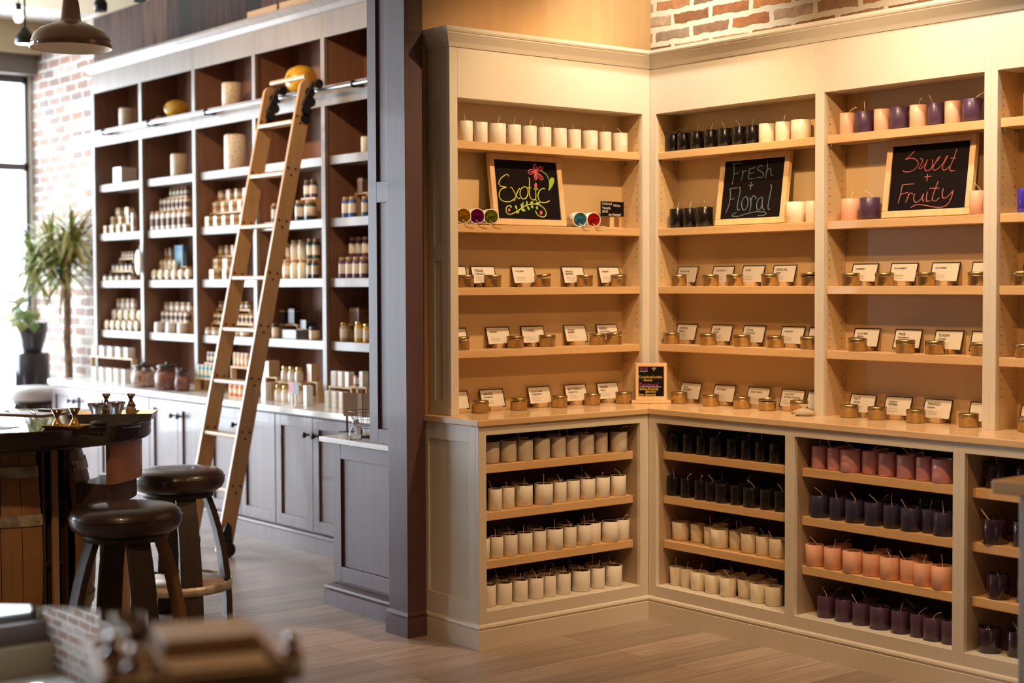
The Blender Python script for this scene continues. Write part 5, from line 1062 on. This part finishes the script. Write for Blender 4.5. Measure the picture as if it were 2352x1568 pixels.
stool('stool with a window-lit seat by the window, beyond the white counter end', (-6.25, -.31, 0), .3, WINLIT); bpy.data.objects['bar_stool.002'].scale = (1, 1, 1.07)

# ---------------------------------------------------------------- things on the barrel table
def jig(label, loc, m, h=.066, r=.022):
    root = thing('jigger', label, 'jigger', loc, 0, 'metal jiggers'); 
    MB().lathe([(0, .006), (.006, h * .54), (r, h), (r - .0012, h), (.004, h * .60)], 28).build('upper_cup', STEEL if m is STEEL else BRZ, root, world=False)
    MB().lathe([(r, 0), (r + .001, .001), (.0065, h * .52), (.0058, h * .52), (r - .001, .001)], 28).build('lower_cup', m, root, world=False); return root
BRZ = mat('bronze_metal', (.26, .17, .11), .25, 1.); GLD = mat('polished_gold', (.80, .50, .14), .2, .65)
def tray(label, loc, rz, w, d, h, m):
    root = thing('serving_tray', label, 'tray', loc, rz)
    MB().box(-w / 2, w / 2, -d / 2, d / 2, 0, .003).build('base', m, root, world=False)
    b = MB(); o = .012
    for x0, y0, x1, y1 in ((-w / 2, -d / 2, w / 2, -d / 2), (w / 2, -d / 2, w / 2, d / 2), (w / 2, d / 2, -w / 2, d / 2), (-w / 2, d / 2, -w / 2, -d / 2)):
        sx = lambda v: v + math.copysign(o, v)
        b.add([(x0, y0, 0), (x1, y1, 0), (sx(x1), sx(y1), h), (sx(x0), sx(y0), h), (x0 * .985, y0 * .985, .003), (x1 * .985, y1 * .985, .003), (sx(x1) * .99, sx(y1) * .99, h), (sx(x0) * .99, sx(y0) * .99, h)], [(0, 1, 2, 3), (5, 4, 7, 6), (3, 2, 6, 7)])
    b.build('rim', m, root, world=False); return root
tray('small brass tray holding two gold jiggers at the table edge', (-.665, -2.345, .930), math.radians(38), .13, .085, .012, GLD)
jig('gold jigger on the left of the small brass tray', (-.688, -2.372, .933), GLD)
jig('gold jigger on the right of the small brass tray', (-.645, -2.322, .933), GLD, .072)
tray('long polished steel tray at the back of the barrel table', (-.89, -2.06, .930), math.radians(58), .30, .17, .030, STEEL)
def cup(name, label, cat, loc, prof, m, rimm=None):
    root = thing(name, label, cat, loc); MB().lathe(prof, 30).build('body', m, root, world=False)
    if rimm: MB().lathe([(prof[-1][0], prof[-1][1] - .001), (prof[-1][0] + .001, prof[-1][1] + .002), (prof[-1][0] - .003, prof[-1][1] + .002)], 30).build('rim', rimm, root, world=False)
    return root
MAROON = mat('maroon_enamel', (.16, .012, .018), .3)
cup('mixing_cup', 'flared steel cup with a maroon rim, left end of the steel tray', 'cup', (-.880, -2.137, .9350), [(0, 0), (.024, 0), (.017, .012), (.018, .03), (.034, .062)], STEEL, MAROON)
cup('mixing_cup', 'wide steel cup with a maroon rim, middle of the steel tray', 'cup', (-.845, -2.07, .9350), [(0, 0), (.026, 0), (.020, .014), (.024, .034), (.037, .066)], STEEL, MAROON)
cup('wooden_pourer', 'small turned wooden figure between cups on the steel tray', 'pourer', (-.812, -2.028, .9350), [(0, 0), (.014, 0), (.017, .012), (.012, .022), (.016, .034), (.010, .05), (0, .052)], wood('olive_wood', (.40, .22, .09), (.52, .32, .15), 'z', 10, .4))
for i, (x, y) in enumerate(((-.925, -2.075), (-.86, -2.00))):
    cup('bottle_block', ['round wooden block carrying the left raised jigger', 'round wooden block carrying the right raised jigger'][i], 'block', (x, y, .9350), [(0, 0), (.021, 0), (.022, .004), (.020, .034), (.014, .045), (0, .046)], wood('block_wood', (.30, .16, .07), (.46, .28, .13), 'z', 10, .45))
    jig(['raised bronze jigger on the left wooden block', 'raised bronze jigger on the right wooden block'][i], (x, y, .9815), BRZ, .05, .019)
r_ = thing('menu_board', 'thin wooden clipboard with a black pen lying on the barrel table', 'clipboard', (-1.36, -2.20, .930), .5)
MB().box(-.11, .11, -.08, .08, 0, .006).build('board', FOOT, r_, world=False, bevel=.001); MB().box(-.03, .03, .06, .078, .006, .014).build('clip', BLACK, r_, world=False)
r_ = thing('pen', 'black pen lying on the clipboard on the barrel table', 'pen', (-1.33, -2.22, .9405)); MB().tube([(-.06, .02, 0), (.055, -.01, 0)], .0045, 8).build('barrel', BLACK, r_, world=False); MB().tube([(.055, -.01, 0), (.066, -.013, 0)], [.004, .001], 8).build('tip', STEEL, r_, world=False)
r_ = thing('paper_sheet', 'dark paper slip lying at the left front of the barrel table', 'paper', (-.845, -2.535, .930), .6); MB().box(-.06, .06, -.045, .045, 0, .0015).build('sheet', mat('grey_paper', (.12, .11, .13), .6), r_, world=False)
r_ = thing('folded_cloth', 'crumpled dark cloth on the barrel table in front of the steel tray', 'cloth', (-.735, -2.19, .930), .2); MB().lathe([(0, 0), (.035, 0), (.038, .006), (.02, .013), (.01, .011), (0, .016)], 14, ell=(1.2, .6)).build('cloth', mat('dark_cloth', (.03, .02, .02), .8), r_, world=False)

# ---------------------------------------------------------------- wooden caddy on the foreground table
CW = wood('caddy_wood', (.55, .34, .17), (.64, .43, .24), 'x', 7, .5)
cx, cy_, cz = 2.94, -3.66, .9306; ca = math.radians(72)
r_ = thing('caddy', 'open wooden caddy box on the glossy foreground table', 'caddy', (cx, cy_, cz), ca)
W_, D_ = .235, .22
MB().box(-W_ / 2, W_ / 2, -D_ / 2, D_ / 2, 0, .008).build('bottom', CW, r_, world=False)
for x in (-W_ / 2, W_ / 2 - .01): MB().box(x, x + .01, -D_ / 2, D_ / 2, .008, .042).build('side', CW, r_, world=False, bevel=.002)
for y, hh in ((-D_ / 2, .032), (D_ / 2 - .01, .042)): MB().box(-W_ / 2 + .01, W_ / 2 - .01, y, y + .01, .008, hh).build('side', CW, r_, world=False, bevel=.002)
MB().box(-.040, -.033, -D_ / 2 + .01, D_ / 2 - .01, .008, .042).build('divider', CW, r_, world=False)
M2 = rootmat(r_)
def at(x, y, z): v = M2 @ Vector((x, y, z)); return (v.x, v.y, v.z)
KP = mat('kraft_pages', (.60, .42, .27), .7); KC = mat('kraft_cover', (.66, .49, .33), .6)
for i, (y0, y1, hh) in enumerate(((-.015, .095, .045), (-.095, -.03, .024))):
    r2 = thing('notepad', ['thick kraft paper pad at the back of the caddy', 'low kraft paper pad at the front of the caddy'][i], 'notepad', at(.038, (y0 + y1) / 2, .0086), ca, 'kraft pads in the caddy'); hd = (y1 - y0) / 2
    MB().box(-.066, .060, -hd, hd, 0, hh).build('pages', KP, r2, world=False, bevel=.002); MB().box(-.066, .060, -hd, hd, hh, hh + .003).build('cover', KC, r2, world=False)
for i, (x, y) in enumerate(((-.062, -.03), (-.068, .045))):
    jig(['gold jigger at the front of the caddy', 'gold jigger at the back of the caddy'][i], at(x, y, .0088), GLD, .075, .021)
for i, (x, y, z) in enumerate(((-.092, .0, .0088), (-.072, -.082, .0088), (.137, -.05, .0))):
    r2 = thing('sample_bottle', ['small amber bottle with a steel cap at the left inside of the caddy', 'small bottle with a steel cap at the front left corner of the caddy', 'small bottle with a steel cap standing right of the caddy'][i], 'bottle', at(x, y, z), 0, 'sample bottles by the caddy')
    MB().lathe([(0, 0), (.014, 0), (.0155, .003), (.0155, .035), (.007, .044), (0, .044)], 22).build('body', mat('amber_glass', (.25, .09, .025), .1, coat=.5), r2, world=False); MB().lathe([(0, .044), (.009, .044), (.009, .06), (0, .061)], 18).build('cap', STEEL, r2, world=False); MB().lathe([(.0157, .010), (.016, .011), (.016, .03), (.0157, .031)], 22).build('label', PAPER, r2, world=False)

# ---------------------------------------------------------------- pendant and ceiling lamps
COPPER = mat('copper_enamel', (.26, .14, .085), .18, .2, coat=.8); INNER = mat('lamp_inside', (.90, .76, .58), .45)
px, py, pz = -1.40, -2.0, 2.455
r_ = thing('pendant_lamp', 'brown enamel pendant lamp with a wide shade hanging at the top left', 'lamp', (px, py, pz)); rs = .168
MB().lathe([(rs, 0), (rs + .003, .002), (rs - .006, .035), (rs - .018, .062), (rs - .045, .083), (.075, .102), (.048, .112), (.041, .125), (.034, .19), (.030, .215), (.0, .218)], 56).build('shade', COPPER, r_, world=False)
MB().lathe([(rs - .001, .0008), (rs - .009, .034), (rs - .022, .059), (rs - .048, .079), (.07, .095), (.0, .098)], 56).build('shade_lining', INNER, r_, world=False)
MB().lathe([(0, .03), (.028, .04), (.034, .058), (.022, .08), (.016, .097), (0, .097)], 20).build('bulb', mat('frosted_bulb', (.9, .86, .78), .3), r_, world=False)
MB().tube([(0, 0, .215), (0, 0, ZC - .05 - pz)], .005, 8).build('cord', BLACK, r_, world=False); MB().lathe([(0, ZC - .075 - pz), (.055, ZC - .07 - pz), (.055, ZC - .05 - pz), (0, ZC - .05 - pz)], 20).build('ceiling_cup', COPPER, r_, world=False)
GLOW = mat('lamp_glow', (1, .95, .85), .4, emit=(1, .93, .82), es=14)
tr = thing('light_track', 'thin black ceiling track near the window carrying spot heads', 'track', (-5.4, -1.2, 3.44))
MB().box(-6.1, -4.0, -.83, -.80, 3.44, 3.5).build('bar', BLACK, tr)
def spot_head(label, x, y, z, r=.05, h=.1, glow=True, top=3.44):
    o = thing('track_light', label, 'lamp', (x, y, z)); MB().lathe([(r * .9, .004), (r, 0), (r, .05), (r * .7, .075), (r * .35, h), (0, h)], 26).build('head', DARKM, o, world=False)
    MB().lathe([(0, .006), (r * .9, .006)], 26).build('lens', GLOW if glow else BLACK, o, world=False); MB().tube([(0, 0, h), (0, 0, top - z)], .007, 8).box(-.06, .06, -.015, .015, top - z - .02, top - z).build('stem', BLACK, o, world=False); return o
spot_head('lit black track spotlight left of the pendant lamp', -5.0, -.815, 3.03, .062, .11)
def bare_bulb(label, x, y, z, top=3.5):
    o = thing('string_bulb', label, 'bulb', (x, y, z), 0, 'bare bulbs'); MB().lathe([(0, 0), (.022, .008), (.034, .035), (.030, .06), (.016, .085), (0, .09)], 22).build('bulb', mat('warm_bulb', (.9, .88, .8), .25, emit=(1, .9, .72), es=2.2), o, world=False)
    MB().lathe([(0, .085), (.018, .085), (.018, .13), (0, .132)], 14).build('socket', BLACK, o, world=False); MB().tube([(0, 0, .13), (0, 0, top - z)], .003, 6).build('cord', BLACK, o, world=False)
bare_bulb('bare round bulb at the far left picture edge', -5.2, -.96, 3.07); bare_bulb('bare round bulb hanging above the lit track spotlight', -5.2, -.78, 3.20)
spot_head('dark track spotlight in front of the barn boards, left one', -4.25, -.62, 3.16, .04, .09, False, 3.5); spot_head('dark track spotlight in front of the barn boards, right one', -3.95, -.5, 3.19, .04, .09, False, 3.5)

# ---------------------------------------------------------------- plants by the window
LEAF = [mat('leaf_green', (.16, .25, .06), .45, coat=.2), mat('leaf_olive', (.38, .38, .11), .45, coat=.2), mat('leaf_straw', (.62, .52, .24), .5)]
TRUNK = mottled('plant_trunk', (.16, .10, .065), (.34, .23, .14), 22, .8, 0, .5); POTM = mat('dark_glazed_pot', (.035, .032, .045), .25, coat=.4); SOIL = mat('soil', (.05, .035, .025), .9)
r_ = thing('dracaena', 'tall dracaena plant with spiky leaves between window and dark bookcase', 'plant', (-6.50, .055, 0))
MB().lathe([(0, 0), (.15, 0), (.17, .02), (.20, .36), (.185, .36), (.17, .34), (0, .33)], 28).build('pot', POTM, r_, world=False); MB().lathe([(0, .335), (.172, .335)], 24).build('soil', SOIL, r_, world=False)
b = MB().tube(smooth_line([(0, 0, .33), (.02, 0, .7), (-.015, .01, 1.0), (.01, 0, 1.2), (-.005, 0, 1.55)], 4), [.035] * 4 + [.032] * 4 + [.026] * 4 + [.03] * 4 + [.034], 10).tube(smooth_line([(.015, 0, .45), (-.03, .02, .8), (.02, -.02, 1.05), (.0, 0, 1.25)], 4), .02, 8).tube([(0, 0, 1.4), (-.12, -.02, 1.62), (-.17, -.05, 1.84)], .018, 8).tube([(0, 0, 1.4), (.08, .0, 1.68), (.11, .0, 1.92)], .018, 8); b.build('trunk', TRUNK, r_, world=False)
fb = MB(); R2 = random.Random(3)
for hx, hy, hz, n, L in ((-.005, -.02, 1.70, 110, .42), (-.17, -.06, 1.84, 110, .42), (.11, .0, 1.92, 100, .40), (-.10, -.22, 1.76, 90, .38)):
    for k in range(n):
        az = R2.uniform(0, 2 * PI); el = R2.uniform(-.35, 1.25); l = L * R2.uniform(.75, 1.15); dr = R2.uniform(.10, .42); wd = R2.uniform(.010, .017)
        pts = []
        for q in range(6):
            t = q / 5; h = t * l * math.cos(el); z = t * l * math.sin(el) - dr * t * t * .55; pts.append(Vector((hx + h * math.cos(az), min(hy + h * math.sin(az), .2), hz - .25 * (k / n) + z)))
        sd = Vector((-math.sin(az), math.cos(az), 0)); vs = []
        for q, p in enumerate(pts): ww = wd * (.7, 1, 1, .85, .55, .05)[q]; vs += [tuple(p - sd * ww), tuple(p + Vector((0, 0, -.003))), tuple(p + sd * ww)]
        fs = []
        for q in range(5): fs += [(q * 3, q * 3 + 1, q * 3 + 4, q * 3 + 3), (q * 3 + 1, q * 3 + 2, q * 3 + 5, q * 3 + 4)]
        fb.add(vs, fs, R2.choice([0, 0, 1, 1, 2]), True)
fb.build('foliage', LEAF, r_, world=False)
r_ = thing('pedestal', 'dark round pedestal under the potted plant by the window', 'pedestal', (-6.95, -.05, 0)); MB().lathe([(0, 0), (.135, 0), (.14, .01), (.138, .62), (.135, .93), (.128, .938), (0, .938)], 36).build('column', POTM, r_, world=False); MB().lathe([(.1395, .60), (.142, .61), (.1395, .62)], 36).build('ring', DARKM, r_, world=False)
r_ = thing('potted_plant', 'leafy plant in a dark bowl-shaped pot on the round pedestal', 'plant', (-6.95, -.05, .9385)); MB().lathe([(0, 0), (.075, 0), (.078, .012), (.09, .05), (.118, .15), (.128, .24), (.118, .24), (.105, .225), (0, .22)], 32).build('pot', POTM, r_, world=False); MB().lathe([(0, .224), (.11, .224)], 24).build('soil', SOIL, r_, world=False)
fb = MB()
for k in range(46):
    az = R2.uniform(PI * 1.02, 2 * PI * .98); l = R2.uniform(.12, .36) * (1 if math.sin(az) < -.35 or math.cos(az) < 0 else .6); el = R2.uniform(.1, 1.1); p0 = Vector((.05 * math.cos(az), .05 * math.sin(az), .225)); p1 = p0 + Vector((math.cos(az) * math.cos(el), math.sin(az) * math.cos(el), math.sin(el))) * l
    fb.tube([tuple(p0), tuple((p0 + p1) / 2 + Vector((0, 0, .02))), tuple(p1)], .0025, 5, 0)
    d = Vector((math.cos(az), math.sin(az), -.7)).normalized(); sd = Vector((-math.sin(az), math.cos(az), 0)); L = R2.uniform(.09, .17); ww = L * .32
    fb.add([tuple(p1), tuple(p1 + d * L * .4 + sd * ww), tuple(p1 + d * L), tuple(p1 + d * L * .4 - sd * ww), tuple(p1 + d * L * .45 + Vector((0, 0, .008)))], [(0, 1, 4), (1, 2, 4), (2, 3, 4), (3, 0, 4)], R2.choice([0, 1]), True)
fb.build('foliage', LEAF, r_, world=False)
r_ = thing('planter_box', 'dark square planter at the far left picture edge', 'planter', (-7.2, -.40, 0)); MB().box(-.15, .15, -.13, .13, 0, .80).build('body', POTM, r_, world=False, bevel=.006); MB().box(-.16, .16, -.14, .14, .80, .825).build('rim', POTM, r_, world=False, bevel=.004)
